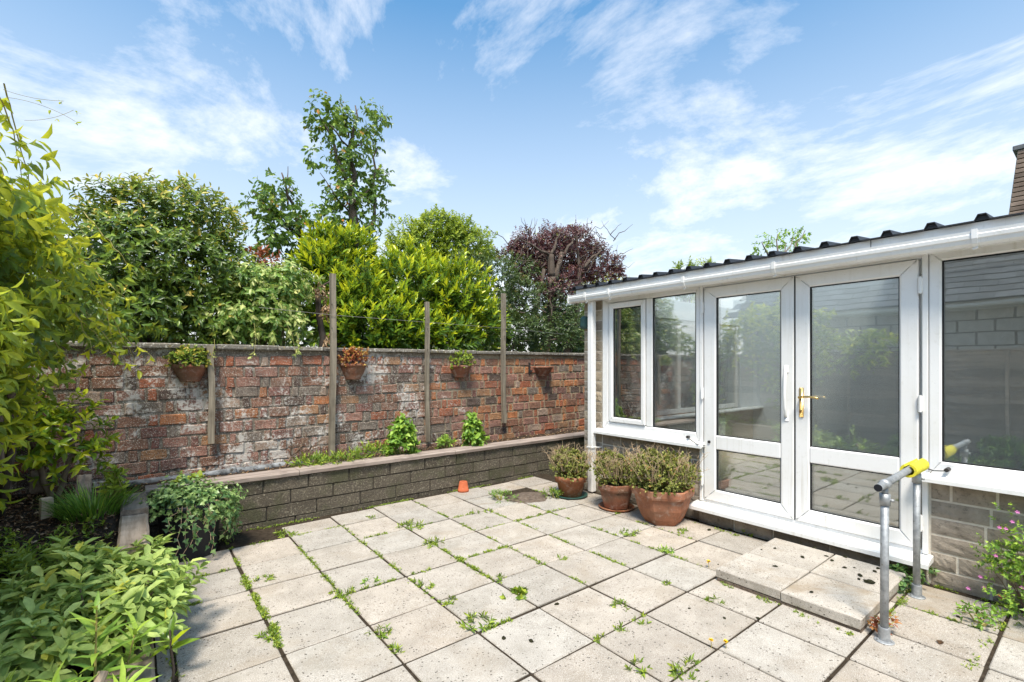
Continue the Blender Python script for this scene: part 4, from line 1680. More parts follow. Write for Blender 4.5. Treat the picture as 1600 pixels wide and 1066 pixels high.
# right: large hexagonal bowl-shaped pot
p1 = thing('potted_sedum', 'largest terracotta pot with bushy sedum and dry stems, right of the three', 'potted plant', (3.975, 2.70, 0), 'sedum pots beside the conservatory')
pf = polyr(6, .0, R(12))
MB().lathe([(0, .0), (.165, .0), (.205, .06), (.245, .15), (.268, .245), (.270, .262), (.292, .264), (.300, .285), (.302, .335), (.296, .342), (.280, .342), (.272, .30), (.25, .29)], 48, poly=pf).build('pot', 'terracotta_pale', p1)
soil_disc(p1, .25, .295)
sedum(p1, (3.965, 2.70), .285, .32, .40, 900, 170, 1, .16)
# middle: square pot with a saucer
p2 = thing('potted_sedum', 'angular brown terracotta pot with leggy sedum, middle of the three', 'potted plant', (3.96, 3.25, 0), 'sedum pots beside the conservatory')
pf4 = polyr(6, .12, R(35))
MB().lathe([(.0, .022), (.135, .022), (.165, .12), (.188, .205), (.202, .207), (.208, .225), (.209, .268), (.203, .275), (.190, .275), (.184, .24), (.17, .235)], 48, poly=pf4).build('pot', 'terracotta_brown', p2)
MB().lathe([(.0, .003), (.165, .003), (.185, .022), (.187, .028), (.180, .028), (.16, .012), (0, .011)], 32).build('saucer', 'terracotta', p2, True)
soil_disc(p2, .17, .24)
sedum(p2, (3.95, 3.25), .205, .26, .36, 560, 150, 2, .12)
# left: round pot on a green saucer
p3 = thing('potted_sedum', 'round terracotta pot on a dark green saucer, left of the three sedum pots', 'potted plant', (3.92, 3.88, 0), 'sedum pots beside the conservatory')
MB().lathe([(.0, .016), (.125, .016), (.158, .17), (.165, .175), (.178, .177), (.182, .235), (.178, .242), (.165, .242), (.158, .21), (.15, .2)], 40).build('pot', 'terracotta', p3, True)
MB().lathe([(.0, .003), (.17, .003), (.192, .020), (.196, .028), (.188, .028), (.165, .011), (0, .010)], 32).build('saucer', 'green_plastic', p3, True)
soil_disc(p3, .15, .21)
sedum(p3, (3.91, 3.88), .205, .23, .34, 560, 120, 3, .06)

# upturned small terracotta pot by the raised bed
q = onZ(724, 767)
up = thing('upturned_pot', 'small bright orange clay pot standing upside down by the raised bed', 'flower pot', (q.x - .02, q.y - .03, 0))
MB().lathe([(.062, .002), (.066, .003), (.066, .028), (.061, .031), (.047, .118), (.044, .122), (.010, .122), (.010, .112), (.04, .112), (.056, .03), (.058, .002)], 24).build('pot', 'terracotta_new', up, True)


# ================================================================== WALL PLANTERS
def wall_pot(px, w, zt, h, lab, plant, seed):
    x = onY(px, 571, 5.50).x
    root = thing('wall_planter', lab, 'wall planter', (x, 5.592, zt), 'half-round clay planters on the brick wall')
    r = w / 2
    prof = [(.0, -h), (r * .56, -h), (r * .60, -h + .012), (r * .57, -h + .022), (r * .78, -h * .62), (r * .92, -h * .30), (r * .95, -.035), (r * 1.0, -.032), (r * 1.02, -.012), (r * .99, 0), (r * .90, 0), (r * .88, -.03), (0, -.035)]
    ribs_ = lambda a: 1 + .012 * math.cos(a * 26)
    MB().lathe(prof, 52, a0=math.pi, a1=2 * math.pi, poly=ribs_).build('bowl', 'terracotta_brown', root, True)
    MB().add([(-r, 0, 0), (r, 0, 0), (r * .58, 0, -h), (-r * .58, 0, -h)], [(0, 1, 2, 3)]).build('back_plate', 'terracotta_brown', root)
    if plant:
        mat, n, L, hh = plant
        fol = Fol(HEART_V, .3, .2)
        P, O = blob_points([((x, 5.592 - r * .4, zt + hh * .25), (r * 1.0, r * .62, hh * .62))], n, .3, .3, .2)
        ok = (P[:, 1] < 5.575) & (P[:, 2] > zt - .03)
        P, O = P[ok], O[ok]
        shoots(fol, P, O + np.array((0, -.1, .5)), .04, 5, L, L * .75, 1.2, .1, .1, .9, .2)
        fol.build('foliage', mat, root)
    return root


wall_pot(298, .285, 1.508, .165, 'leftmost wall planter, overgrown with dark trailing green plants', ('leaf_shrub', 260, .035, .16), 1)
wall_pot(556, .30, 1.518, .185, 'wall planter with reddish foliage right of the tall pale post', ('leaf_red', 170, .032, .20), 2)
wall_pot(724, .315, 1.500, .165, 'wall planter with yellow-green leaves, between the two right posts', ('leaf_weed', 130, .034, .18), 3)
wall_pot(853, .335, 1.487, .155, 'empty wall planter nearest the conservatory', None, 4)
x = onY(1040, 571, 5.5).x
wall_pot(1040, .34, 1.50, .165, 'empty wall planter seen through the conservatory glass', None, 5)
b = onY(829, 571, 5.56)
br = tag(MB().box(b.x - .018, b.x + .018, -.006 + 5.585, 5.594, 1.37, 1.54, b=.002).box(b.x - .014, b.x + .05, 5.574, 5.580, 1.40, 1.425).build('iron_bracket', 'dark_iron'), 'dark iron bracket on the brick wall left of the empty planter', 'bracket')

# ================================================================== PLANTS IN THE RAISED BED
def leafy_plant(name, lab, cat, x, y, z, blobs, n, L, W, mat, nl=8, ln=.10, grav=.25, spread=1.1, v0=.25, v1=.75, singles=0, tpl=LEAF_V, stems=8, up=.6, pair=True, shell=.3, stem_mat='vine_stem', group=None, droop=.25, fold=.22):
    root = thing(name, lab, cat, (x, y, z), group)
    fol = Fol(tpl, fold, droop)
    bl_ = [((x + c[0], y + c[1], z + c[2]), r) for c, r in blobs]
    P, O = blob_points(bl_, n, shell, .25, .14)
    ok = P[:, 2] > z + .01
    P, O = P[ok], O[ok]
    shoots(fol, P - O * ln * .5, O + np.array((0, 0, up)), ln, nl, L, W, spread, grav, v0, v1, .12, pair)
    mb = MB()
    idx = RNG.choice(len(P), min(stems, len(P)), False)
    for i in idx:
        e = Vector(P[i]) - Vector((x, y, z))
        b_ = Vector((e.x * .25, e.y * .25, 0))
        mb.tube([b_, b_.lerp(e, .5) + Vector((random.gauss(0, .02), random.gauss(0, .02), .02)), e], [.006, .004, .0025], 5, False)
    mb.build('stems', stem_mat, root)
    fol.build('foliage', mat, root, singles=singles)
    return root


q = onZ(634, 713, .47)
leafy_plant('leafy_herb', 'tall bushy mint-like plant in the raised bed before the dark post', 'plant', q.x, q.y + .12, .435,
            [((0, 0, .12), (.19, .15, .15)), ((.01, 0, .26), (.12, .11, .16)), ((.02, .0, .38), (.055, .05, .06))], 120, .085, .06, 'leaf_herb', 6, .07, .35, 1.2, .25, .7, 40, HEART_V)
q = onZ(745, 697, .48)
leafy_plant('leafy_herb', 'narrow upright mint-like plant in the raised bed between the right posts', 'plant', q.x, q.y + .10, .435,
            [((0, 0, .10), (.15, .13, .12)), ((.0, 0, .25), (.085, .08, .15)), ((-.01, .0, .38), (.04, .04, .07))], 95, .085, .06, 'leaf_herb', 6, .07, .35, 1.2, .25, .7, 30, HEART_V)
q = onZ(702, 698, .48)
leafy_plant('low_herb', 'low small-leaved clump in the raised bed between the two tall herbs', 'plant', q.x, q.y + .1, .435, [((0, 0, .07), (.11, .1, .08))], 50, .055, .02, 'leaf_herb', 7, .06, .1, 1.0, .3, .9)
for px, py, r, h, lab in ((585, 715, .16, .12, 'weedy green clump at the foot of the tall pale post'), (540, 722, .16, .08, 'low green weeds left of the weedy clump in the raised bed'), (490, 728, .13, .08, 'weeds in the raised bed below the bare shrub')):
    q = onZ(px, py, .48)
    leafy_plant('bed_weeds', lab, 'weeds', q.x, q.y + .08, .43, [((0, 0, h * .6), (r * 1.5, r * .8, h))], 60, .07, .016, 'leaf_weed', 6, .08, .05, .8, .1, .8, 0, BLADE_V)
# bare twiggy shrub
q = onZ(450, 728, .47)
root = thing('bare_shrub', 'small leafless twiggy shrub leaning before the brick wall', 'shrub', (q.x, q.y + .15, .43))
mb = MB()
rt = random.Random(4)


def twiggy(mb, p, d, ln, r, lvl):
    n = 4
    pts = [p]
    for i in range(n):
        d = (d + Vector((rt.gauss(0, .22), rt.gauss(0, .18), rt.gauss(0, .12)))).normalized()
        pts.append(pts[-1] + d * ln / n)
    mb.tube(pts, [r * (1 - .6 * i / n) for i in range(n + 1)], 5, False)
    if lvl > 0:
        for i in range(1, n + 1):
            for _ in range(2 if lvl > 1 else 1):
                dd = (d + Vector((rt.gauss(.1, .6), rt.gauss(0, .4), rt.gauss(.25, .4)))).normalized()
                twiggy(mb, pts[i], dd, ln * rt.uniform(.45, .7), r * .45, lvl - 1)


twiggy(mb, Vector((0, 0, 0)), Vector((.5, 0, .8)), .26, .016, 2)
twiggy(mb, Vector((.03, 0, 0)), Vector((.8, 0, .55)), .28, .012, 2)
mb.build('branches', 'twig', root)

# ================================================================== BLACK TUB WITH IVY
iv = thing('ivy_tub', 'black plastic tub overgrown with trailing variegated ivy in the patio corner', 'potted plant', (.34, 4.56, 0))
MB().lathe([(0, .002), (.175, .002), (.18, .02), (.215, .38), (.226, .385), (.23, .425), (.224, .43), (.212, .425), (.205, .40), (0, .39)], 36).build('tub', 'black_plastic', iv, True)
fol = Fol(IVY_V, .2, .25)
P, O = blob_points([((.34, 4.56, .44), (.28, .24, .085)), ((.46, 4.45, .41), (.21, .18, .09)), ((.22, 4.48, .44), (.2, .17, .08)), ((.32, 4.62, .50), (.15, .13, .10))], 520, .35, .3, .2)
shoots(fol, P, O + np.array((0, 0, -.1)), .05, 4, .046, .044, 1.4, .35, .1, .9, .25)
mbv = MB()
for i in range(38):
    a = random.choice((random.uniform(-2.6, .9), random.uniform(-1.2, .6)))
    r0 = .225
    p = Vector((.34 + r0 * math.cos(a), 4.56 + r0 * math.sin(a), .44))
    ln = random.uniform(.12, .42) if -1.9 < a < .9 else random.uniform(.1, .25)
    pts = [p]
    out = Vector((math.cos(a), math.sin(a), 0))
    for s_ in range(7):
        t = (s_ + 1) / 7
        pts.append(p + out * (.03 + .06 * math.sin(t * 2.4)) + Vector((random.gauss(0, .014), random.gauss(0, .014), -ln * t)))
    mbv.tube([v - Vector(iv.location) for v in pts], .0018, 4, False)
    PP = np.array([tuple(v) for v in pts[1:]])
    PP = np.concatenate([PP, PP + RNG.normal(0, .012, PP.shape), PP + RNG.normal(0, .02, PP.shape)] if a > -.9 else [PP])
    T = unit(np.tile(np.array(out) * .6, (len(PP), 1)) + RNG.normal(0, .5, PP.shape) + np.array((0, 0, -.6)))
    fol.add(PP, T, np.tile(np.array(out) + np.array((0, 0, .4)), (len(PP), 1)), RNG.uniform(.028, .05, len(PP)), RNG.uniform(.026, .048, len(PP)), RNG.uniform(.1, .95, len(PP)))
mbv.build('trailing_stems', 'straw', iv)
fol.build('ivy_leaves', 'leaf_ivy', iv)
# broad-leaved seedling rooted in the tub
fol = Fol(HEART_V, .2, .15)
P = np.array([(.27, 4.64, .54), (.36, 4.68, .55), (.31, 4.6, .54), (.41, 4.66, .54)])
shoots(fol, P, np.tile((0, -.2, 1.0), (4, 1)), .05, 6, .085, .06, 1.35, .15, .6, .9)
fol.build('seedling_leaves', 'leaf_weed', iv)

# ================================================================== LEFT BORDER PLANTS
def bz(x, y):
    return border_z(x, y) if x < 0 else bed_z(x, y)


# sage mound spilling over the timber
sg = thing('sage_bush', 'broad mound of pale green sage spilling over the timber edging', 'herb', (-.12, 3.18, .10))
fol = Fol(OVAL_V, .25, .30)
blobs = [((-.10, 3.20, .17), (.36, .44, .30)), ((-.42, 3.05, .13), (.34, .40, .26)), ((.02, 3.02, .14), (.21, .26, .25)), ((-.25, 3.50, .26), (.30, .32, .24)), ((-.50, 3.50, .18), (.3, .3, .2)), ((.05, 3.42, .22), (.20, .24, .27))]
P, O = blob_points(blobs, 470, .24, .35, .24)
ok = P[:, 2] > .08
P, O = P[ok], O[ok]
shoots(fol, P - O * .06, O * .8 + np.array((0, 0, .75)), .085, 8, .103, .050, 1.25, .22, .42, np.where(RNG.random(len(P)) < .25, .95, .72), .12, True)
mb = MB()
for i in RNG.choice(len(P), 90, False):
    e = Vector(P[i] - O[i] * .02)
    b_ = Vector((-.12 + (e.x + .12) * .55, 3.2 + (e.y - 3.2) * .55, .08))
    mb.tube([b_ - Vector(sg.location), b_.lerp(e, .55) + Vector((0, 0, .02)) - Vector(sg.location), e - Vector(sg.location)], [.006, .0045, .003], 5, False)
mb.build('stems', 'bark_pale', sg)
fol.build('foliage', 'leaf_sage', sg, singles=150)

# long-leaved upright plant in front
wh = thing('willowherb', 'upright plant with long narrow leaves before the sage at the lower left', 'plant', (-.13, 2.52, .10))
fol = Fol(BLADE_V, .18, .28)
P = np.array([(-.13, 2.52, .12), (-.20, 2.44, .12), (-.08, 2.42, .10), (-.30, 2.55, .1), (-.05, 2.62, .11), (-.26, 2.36, .1), (-.40, 2.48, .1)])
D = np.array([(0.02, 0, 1.0), (-.15, -.1, .8), (.15, -.15, .6), (-.3, .1, .7), (.15, .1, .7), (-.2, -.2, .7), (-.3, 0, .8)])
LN = np.array([.42, .22, .16, .22, .24, .2, .2])
shoots(fol, P, D, LN, 22, .155, .030, 1.25, .12, .25, .95, .10)
mb = MB()
for p_, d_, l_ in zip(P, unit(D), LN):
    mb.tube([Vector(p_) - Vector(wh.location), Vector(p_ + d_ * l_) - Vector(wh.location)], [.006, .003], 6)
mb.build('stems', 'vine_stem', wh)
fol.build('foliage', 'leaf_herb', wh, singles=60)
# cut woody stumps beside it
cs = thing('cut_stump', 'cut pale woody stump stems beside the timber edging at the bottom left', 'stump', (-.20, 2.34, .08))
for (a, b_, r0) in (((0, 0, 0), (.10, .14, .21), .020), ((-.03, .02, 0), (-.02, .10, .19), .016), ((.02, -.02, 0), (.16, .10, .12), .017)):
    MB().tube([a, (Vector(a) + Vector(b_)) / 2 + Vector((.006, 0, .01)), b_], [r0 * 1.1, r0, r0 * .92], 9).build('stem', 'wood_pale', cs)
# evergreen sprig growing in the joint by the timber
sp = thing('evergreen_seedling', 'single-stemmed seedling with a few big glossy leaves in the paving joint by the timber', 'seedling', (.138, 2.77, 0))
MB().tube([(0, 0, 0), (.004, .0, .06), (-.006, .01, .16), (-.01, .02, .24)], [.007, .006, .005, .004], 7).build('stem', 'bark', sp)
for i, (d_, l_, w_, v_) in enumerate((((.9, -.25, .35), .125, .045, .5), ((.55, -.3, .8), .12, .042, .75), ((-.75, -.25, -.1), .085, .034, .6), ((.1, .4, .9), .12, .04, .3), ((-.5, .5, .5), .09, .035, .55))):
    f1 = Fol(LEAF_V, .2, .18)
    f1.add(np.array([(.126, 2.78, .15 + .012 * i)]), np.array([d_]), np.array([(-.3, -.3, 1.)]), l_, w_, v_)
    V, F, A = f1.arrays(f1.cat())
    me = fast_mesh('leaf', V - np.array(sp.location), F, A)
    me.materials.append(M['leaf_laurel'])
    o = bpy.data.objects.new('leaf', me)
    C.objects.link(o)
    o.parent = sp
# grass tuft
gt = thing('grass_tuft', 'tuft of long green grass in the dark soil of the left corner', 'grass', (-.24, 4.60, .41))
fol = Fol(BLADE_V, .1, .35)
n = 420
a = RNG.random(n) * 6.28
r_ = .20 * np.sqrt(RNG.random(n))
P = np.stack([-.24 + r_ * np.cos(a) * .9, 4.60 + r_ * np.sin(a), np.full(n, .41)], 1)
T = unit(np.stack([np.cos(a) * .35, np.sin(a) * .35, np.ones(n)], 1) + RNG.normal(0, .2, (n, 3)))
fol.add(P, T, np.stack([np.cos(a), np.sin(a), np.full(n, -.3)], 1) * -1, RNG.uniform(.10, .26, n), RNG.uniform(.006, .010, n), RNG.random(n))
fol.build('blades', 'leaf_grass', gt)
leafy_plant('upright_weed', 'small upright weed with pale leaves behind the grass tuft', 'weed', -.13, 4.72, .44, [((0, 0, .10), (.05, .05, .09)), ((.02, 0, .2), (.03, .03, .05))], 26, .07, .03, 'leaf_weed', 6, .06, .05, 1.0, .4, 1.0)
# broad ground weeds on the left border
gw = thing('border_weeds', 'patch of low leafy weeds on the left border behind the sage', 'weeds', (-.5, 3.95, .2))
fol = Fol(LEAF_V, .2, .25)
n = 150
P = np.stack([RNG.uniform(-.85, -.12, n), RNG.uniform(3.65, 4.35, n), np.zeros(n)], 1)
P[:, 2] = [bz(p[0], p[1]) for p in P]
shoots(fol, P, np.tile((0, 0, 1.0), (n, 1)) + RNG.normal(0, .3, (n, 3)), RNG.uniform(.03, .09, n), 6, .05, .022, 1.2, .1, .2, .8, .2)
n = 160
P = np.stack([RNG.uniform(-.85, -.4, n), RNG.uniform(3.5, 4.05, n), np.zeros(n)], 1)
P[:, 2] = [bz(p[0], p[1]) + .02 for p in P]
shoots(fol, P, np.tile((0, 0, 1.0), (n, 1)) + RNG.normal(0, .3, (n, 3)), RNG.uniform(.05, .14, n), 8, .06, .03, 1.2, .1, .4, .95, .15)
fol.build('foliage', 'leaf_weed', gw)
# dark low cover at the front-left corner
gf = thing('border_herbs', 'straggly reddish and green herbs at the bottom left corner', 'plant', (-.55, 2.4, .1))
fol = Fol(LEAF_V, .2, .25)
n = 420
P = np.stack([RNG.uniform(-.85, -.16, n), RNG.uniform(.9, 2.75, n), np.zeros(n)], 1)
P[:, 2] = [bz(p[0], p[1]) for p in P]
shoots(fol, P, np.tile((0, 0, 1.0), (n, 1)) + RNG.normal(0, .35, (n, 3)), RNG.uniform(.06, .18, n), 8, .055, .022, 1.2, .15, .15, .85, .2)
fol.build('foliage', 'leaf_herb', gf)
# leaf litter: nobody could count it
fol = Fol(LEAF_V, .35, .2)
n = 2600
lx = RNG.uniform(-.84, 0.0, n)
ly = RNG.uniform(3.5, 5.55, n)
n2 = 1500
lx = np.concatenate([lx, RNG.uniform(0, 6.0, n2)])
ly = np.concatenate([ly, RNG.uniform(5.06, 5.56, n2)])
lz = np.array([bz(a_, b_) + .008 for a_, b_ in zip(lx, ly)])
n = len(lx)
T = unit(np.stack([RNG.normal(size=n), RNG.normal(size=n), RNG.normal(0, .25, n)], 1))
fol.add(np.stack([lx, ly, lz], 1), T, np.stack([RNG.normal(0, .35, n), RNG.normal(0, .35, n), np.ones(n)], 1), RNG.uniform(.012, .042, n), RNG.uniform(.008, .024, n), RNG.random(n) ** 1.5)
o = fol.build('leaf_litter', 'leaf_dead', None)
tag(o, 'brown dead leaves scattered over the dark soil of the beds', 'leaf litter', kind='stuff')

# bits of stone and timber in the corner
for nm, lab, cat, px, py, sz, rot, mat in (('stone_chunk', 'upright pale rough stone block in the dark left corner', 'stone', 72, 828, (.075, .05, .16), (0, 0, 20), 'stone_buff'),
                                           ('timber_offcut', 'weathered timber offcut leaning beside the rough stone block', 'timber', 128, 805, (.09, .05, .24), (-28, 8, 10), 'wood_grey_y'),
                                           ('stone_offcut', 'flat pale board standing behind the corner shrub stems', 'board', 68, 765, (.10, .02, .18), (-8, 0, 5), 'wood_pale')):
    q = onZ(px, py, .34)
    q.z = bz(q.x, min(q.y, 5.4)) - .02
    if nm == 'stone_offcut':
        q = Vector((-.62, 5.40, .47))
    vs, fs = chamfer_box(-sz[0] / 2, sz[0] / 2, -sz[1] / 2, sz[1] / 2, 0, sz[2], .008)
    vs = [(x_ + random.uniform(-.005, .005), y_ + random.uniform(-.005, .005), z_ + random.uniform(-.006, .006)) for x_, y_, z_ in vs]
    o = MB().add(vs, fs).build(nm, mat)
    o.location = q
    o.rotation_euler = [R(a_) for a_ in rot]
    tag(o, lab, cat)

# ================================================================== SHRUB IN THE LEFT CORNER
ls = thing('corner_shrub', 'glossy green shrub with two pale stems in the dark left corner', 'shrub', (-.53, 5.28, .44))
mb = MB()
limb(mb, (0, 0, -.02), (-.10, -.05, .42), .028, .016)
limb(mb, (.02, 0, -.02), (.13, -.02, .34), .024, .014)
limb(mb, (-.10, -.05, .42), (-.22, -.1, .95), .016, .008)
limb(mb, (.13, -.02, .34), (.12, -.05, .8), .014, .007)
mb.build('stem', 'bark_pale', ls, True)
fol = Fol(LEAF_V, .22, .30)
P, O = blob_points([((-.50, 5.18, .86), (.28, .24, .24)), ((-.66, 5.2, 1.05), (.22, .22, .22)), ((-.38, 5.15, .98), (.18, .2, .2)), ((-.42, 5.18, .70), (.18, .16, .14))], 150, .25, .3)
shoots(fol, P, O + np.array((0, -.2, .35)), .08, 7, .10, .045, 1.2, .25, .35, np.where(RNG.random(len(P)) < .45, .95, .7), .12)
fol.build('foliage', 'leaf_laurel', ls, singles=60)

# ================================================================== CLIMBER ON THE FENCE
cl_ = thing('climber', 'large yellow-green climber arching over the fence at the left edge', 'climber', (-.75, 4.2, .4))
mb = MB()


def rel(v, r):
    return Vector(v) - Vector(r.location)


for (a, b_, c_) in (((-.74, 4.1, .35), (-.66, 4.2, 1.5), (-.5, 4.1, 2.4)), ((-.76, 4.9, .42), (-.7, 4.8, 1.6), (-.4, 4.6, 2.3)), ((-.76, 3.2, .2), (-.72, 3.3, 1.5), (-.55, 3.4, 2.6))):
    pts = [rel(a, cl_), rel(Vector(a).lerp(Vector(b_), .5) + Vector((.05, .04, 0)), cl_), rel(b_, cl_), rel(Vector(b_).lerp(Vector(c_), .55) + Vector((-.03, .05, 0)), cl_), rel(c_, cl_)]
    mb.tube(pts, [.03, .026, .022, .016, .01], 7)
mb.build('main_stems', 'bark', cl_, True)
fol = Fol(LEAF_V, .22, .35)
up = lambda px, py, Y: tuple(onY(px, py, Y))
hi = [(up(-16, 340, 4.1), (.22, .4, .25)), (up(38, 405, 4.3), (.21, .34, .21)), (up(-10, 440, 3.7), (.24, .4, .34)), (up(112, 455, 4.6), (.19, .3, .16)), (up(-70, 320, 3.5), (.3, .5, .4))]
lo = [(up(20, 505, 4.6), (.34, .45, .28)), (up(95, 515, 5.1), (.34, .35, .2)), (up(15, 585, 5.2), (.26, .3, .24)), (up(-40, 520, 4.0), (.26, .45, .42)), (up(165, 500, 5.4), (.26, .2, .17))]
P, O = blob_points(hi, 270, .28, .25, .36)
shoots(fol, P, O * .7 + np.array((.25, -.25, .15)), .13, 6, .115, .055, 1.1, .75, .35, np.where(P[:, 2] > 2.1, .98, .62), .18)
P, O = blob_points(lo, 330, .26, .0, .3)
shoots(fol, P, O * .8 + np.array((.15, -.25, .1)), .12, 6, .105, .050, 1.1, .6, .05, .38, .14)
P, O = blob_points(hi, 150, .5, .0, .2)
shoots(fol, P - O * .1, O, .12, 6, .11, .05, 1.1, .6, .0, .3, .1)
# along the fence towards the viewer (seen in the glass)
back = [((-.74, 3.0, 1.72), (.20, .5, .34)), ((-.76, 2.4, 1.74), (.15, .45, .22)), ((-.75, 3.7, 1.3), (.2, .5, .5))]
P, O = blob_points(back, 380, .25, .1, .2)
shoots(fol, P, O * .8 + np.array((.25, 0, .1)), .12, 6, .115, .05, 1.1, .6, .2, .75, .14)
# long shoots that arch out of the mass and hang down
mbv = MB()
rv = random.Random(17)
vines = [((30, 300, 4.2), (90, 360, 4.3), (128, 470, 4.3)), ((0, 260, 4.0), (50, 330, 4.0), (70, 450, 4.0)), ((80, 360, 4.4), (150, 420, 4.4), (176, 520, 4.4)), ((20, 470, 4.2), (90, 520, 4.2), (128, 600, 4.2)), ((100, 470, 4.7), (190, 520, 4.7), (240, 560, 4.7)),
         ((60, 420, 4.3), (130, 480, 4.3), (205, 580, 4.4)), ((40, 380, 4.1), (120, 470, 4.2), (150, 560, 4.2)), ((90, 400, 4.6), (190, 500, 4.7), (222, 590, 4.7)), ((5, 130, 3.6), (30, 230, 3.8), (60, 330, 4.0)),
         ((0, 150, 3.6), (20, 200, 3.7), (40, 300, 3.9)), ((100, 390, 4.5), (160, 430, 4.5), (200, 470, 4.5)), ((20, 420, 4.0), (60, 520, 4.0), (75, 600, 4.0)), ((10, 500, 4.2), (30, 560, 4.2), (40, 625, 4.2)),
         ((130, 330, 4.6), (180, 390, 4.6), (215, 430, 4.6)), ((50, 270, 4.2), (110, 330, 4.3), (150, 400, 4.4)), ((60, 440, 4.3), (170, 540, 4.4), (180, 555, 4.4))]
for a, b_, c_ in vines:
    a, b_, c_ = onY(*a), onY(*b_), onY(*c_)
    pts = []
    for i in range(13):
        t = i / 12
        pts.append(a.lerp(b_, t).lerp(b_.lerp(c_, t), t) + Vector((rv.gauss(0, .006), rv.gauss(0, .012), rv.gauss(0, .006))))
    mbv.tube([rel(v, cl_) for v in pts], [.004 - .0025 * i / 12 for i in range(13)], 5, False)
    PP = np.array([tuple(v) for v in pts[1::2]])
    shoots(fol, PP, RNG.normal(0, .4, PP.shape) + np.array((.1, -.2, -.4)), .03, 3, .085, .042, 1.1, .8, .75, 1.0, .12)
mbv.build('hanging_shoots', 'vine_stem', cl_)
# fine wiry tendrils against the sky
mbv = MB()
for a, b_, c_ in (((10, 152, 3.6), (70, 160, 3.6), (118, 190, 3.6)), ((38, 188, 3.7), (80, 190, 3.7), (115, 172, 3.7)), ((5, 140, 3.6), (50, 157, 3.6), (100, 158, 3.6))):
    a, b_, c_ = onY(*a), onY(*b_), onY(*c_)
    pts = [a.lerp(b_, i / 8).lerp(b_.lerp(c_, i / 8), i / 8) for i in range(9)]
    mbv.tube([rel(v, cl_) for v in pts], .0011, 4, False)
    PP = np.array([tuple(pts[5]), tuple(pts[8])])
    shoots(fol, PP, RNG.normal(0, .4, PP.shape) + np.array((.1, -.1, -.4)), .015, 3, .032, .014, 1.1, .5, .8, 1.0, .1)
mbv.build('tendrils', 'vine_stem', cl_)
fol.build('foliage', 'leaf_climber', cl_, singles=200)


# ================================================================== SHRUBS AND TREES BEHIND THE WALL
def pb(px, py, Y, rx, ry, rz):
    return (tuple(onY(px, py, Y)), (rx, ry, rz))


def bush(name, lab, cat, base, blobs, n, L, W, mat, ln=.12, nl=7, spread=1.0, grav=.25, v0=.15, v1=.6, new=.2, vnew=.95, up=.4, inner=.4, tpl=LEAF_V, shell=.2, lump=.18, limbs=(), r0=.05, limb_to=9, bark='bark', droop=.25, fold=.22, group=None, vtop=None):
    base = (sum(b[0][0] for b in blobs) / len(blobs), sum(b[0][1] for b in blobs) / len(blobs), base[2])
    root = thing(name, lab, cat, base, group)
    mb = MB()
    for i in range(limb_to):
        c, r = blobs[i % len(blobs)]
        e = Vector(c) + Vector([random.uniform(-.5, .5) * q for q in r]) - Vector(base)
        m_ = e * random.uniform(.35, .5)
        m_.x *= .6
        m_.y *= .6
        limb(mb, (random.uniform(-.06, .06), random.uniform(-.06, .06), -.1), m_, r0, r0 * .6, .08)
        limb(mb, m_, e, r0 * .6, r0 * .2, .08)
    mb.build('trunk', bark, root, True)
    fol = Fol(tpl, fold, droop)
    P, O = blob_points(blobs, n, shell, .15, lump)
    vn = np.where(RNG.random(len(P)) < new, vnew, v1)
    if vtop is not None:
        vn = np.where(P[:, 2] + RNG.normal(0, .12, len(P)) > vtop, np.maximum(vn, vnew), vn)
    shoots(fol, P - O * ln * .4, O + np.array((0, 0, up)), ln, nl, L, W, spread, grav, v0, vn, .12)
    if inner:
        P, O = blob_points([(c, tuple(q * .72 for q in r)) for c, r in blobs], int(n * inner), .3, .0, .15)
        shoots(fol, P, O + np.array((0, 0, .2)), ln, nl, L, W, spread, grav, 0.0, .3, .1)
    fol.build('crown', mat, root)
    return root


# big evergreen mound left of the tree
bush('evergreen_mound', 'tall dark evergreen mound rising over the wall behind the climber', 'shrub', (.35, 6.5, 0),
     [pb(255, 400, 6.5, .85, .6, .78), pb(180, 440, 6.4, .7, .6, .62), pb(330, 450, 6.4, .62, .5, .62), pb(240, 490, 6.2, .9, .4, .5), pb(120, 480, 6.3, .6, .5, .5), pb(300, 345, 6.5, .42, .4, .34), pb(205, 335, 6.5, .45, .4, .34), pb(380, 500, 6.3, .5, .4, .4)],
     1900, .098, .042, 'leaf_shrub', .13, 7, 1.15, .35, .1, .6, .16, .98, .25, .5, shell=.17, r0=.045, vtop=2.9)
# wispy reddish tips on its top
# pale draping creeper hanging over the coping
bush('draping_creeper', 'pale green creeper draping over the wall coping left of the tall post', 'creeper', (1.25, 6.0, .3),
     [pb(425, 470, 6.0, .36, .25, .30), pb(395, 440, 6.1, .28, .25, .2), pb(450, 440, 6.05, .26, .22, .2), pb(440, 510, 5.9, .28, .16, .17), pb(370, 500, 6.0, .3, .2, .22)],
     430, .098, .045, 'leaf_drape', .10, 6, 1.2, .85, .25, .85, .3, 1.0, .1, .5, r0=.015, bark='twig')
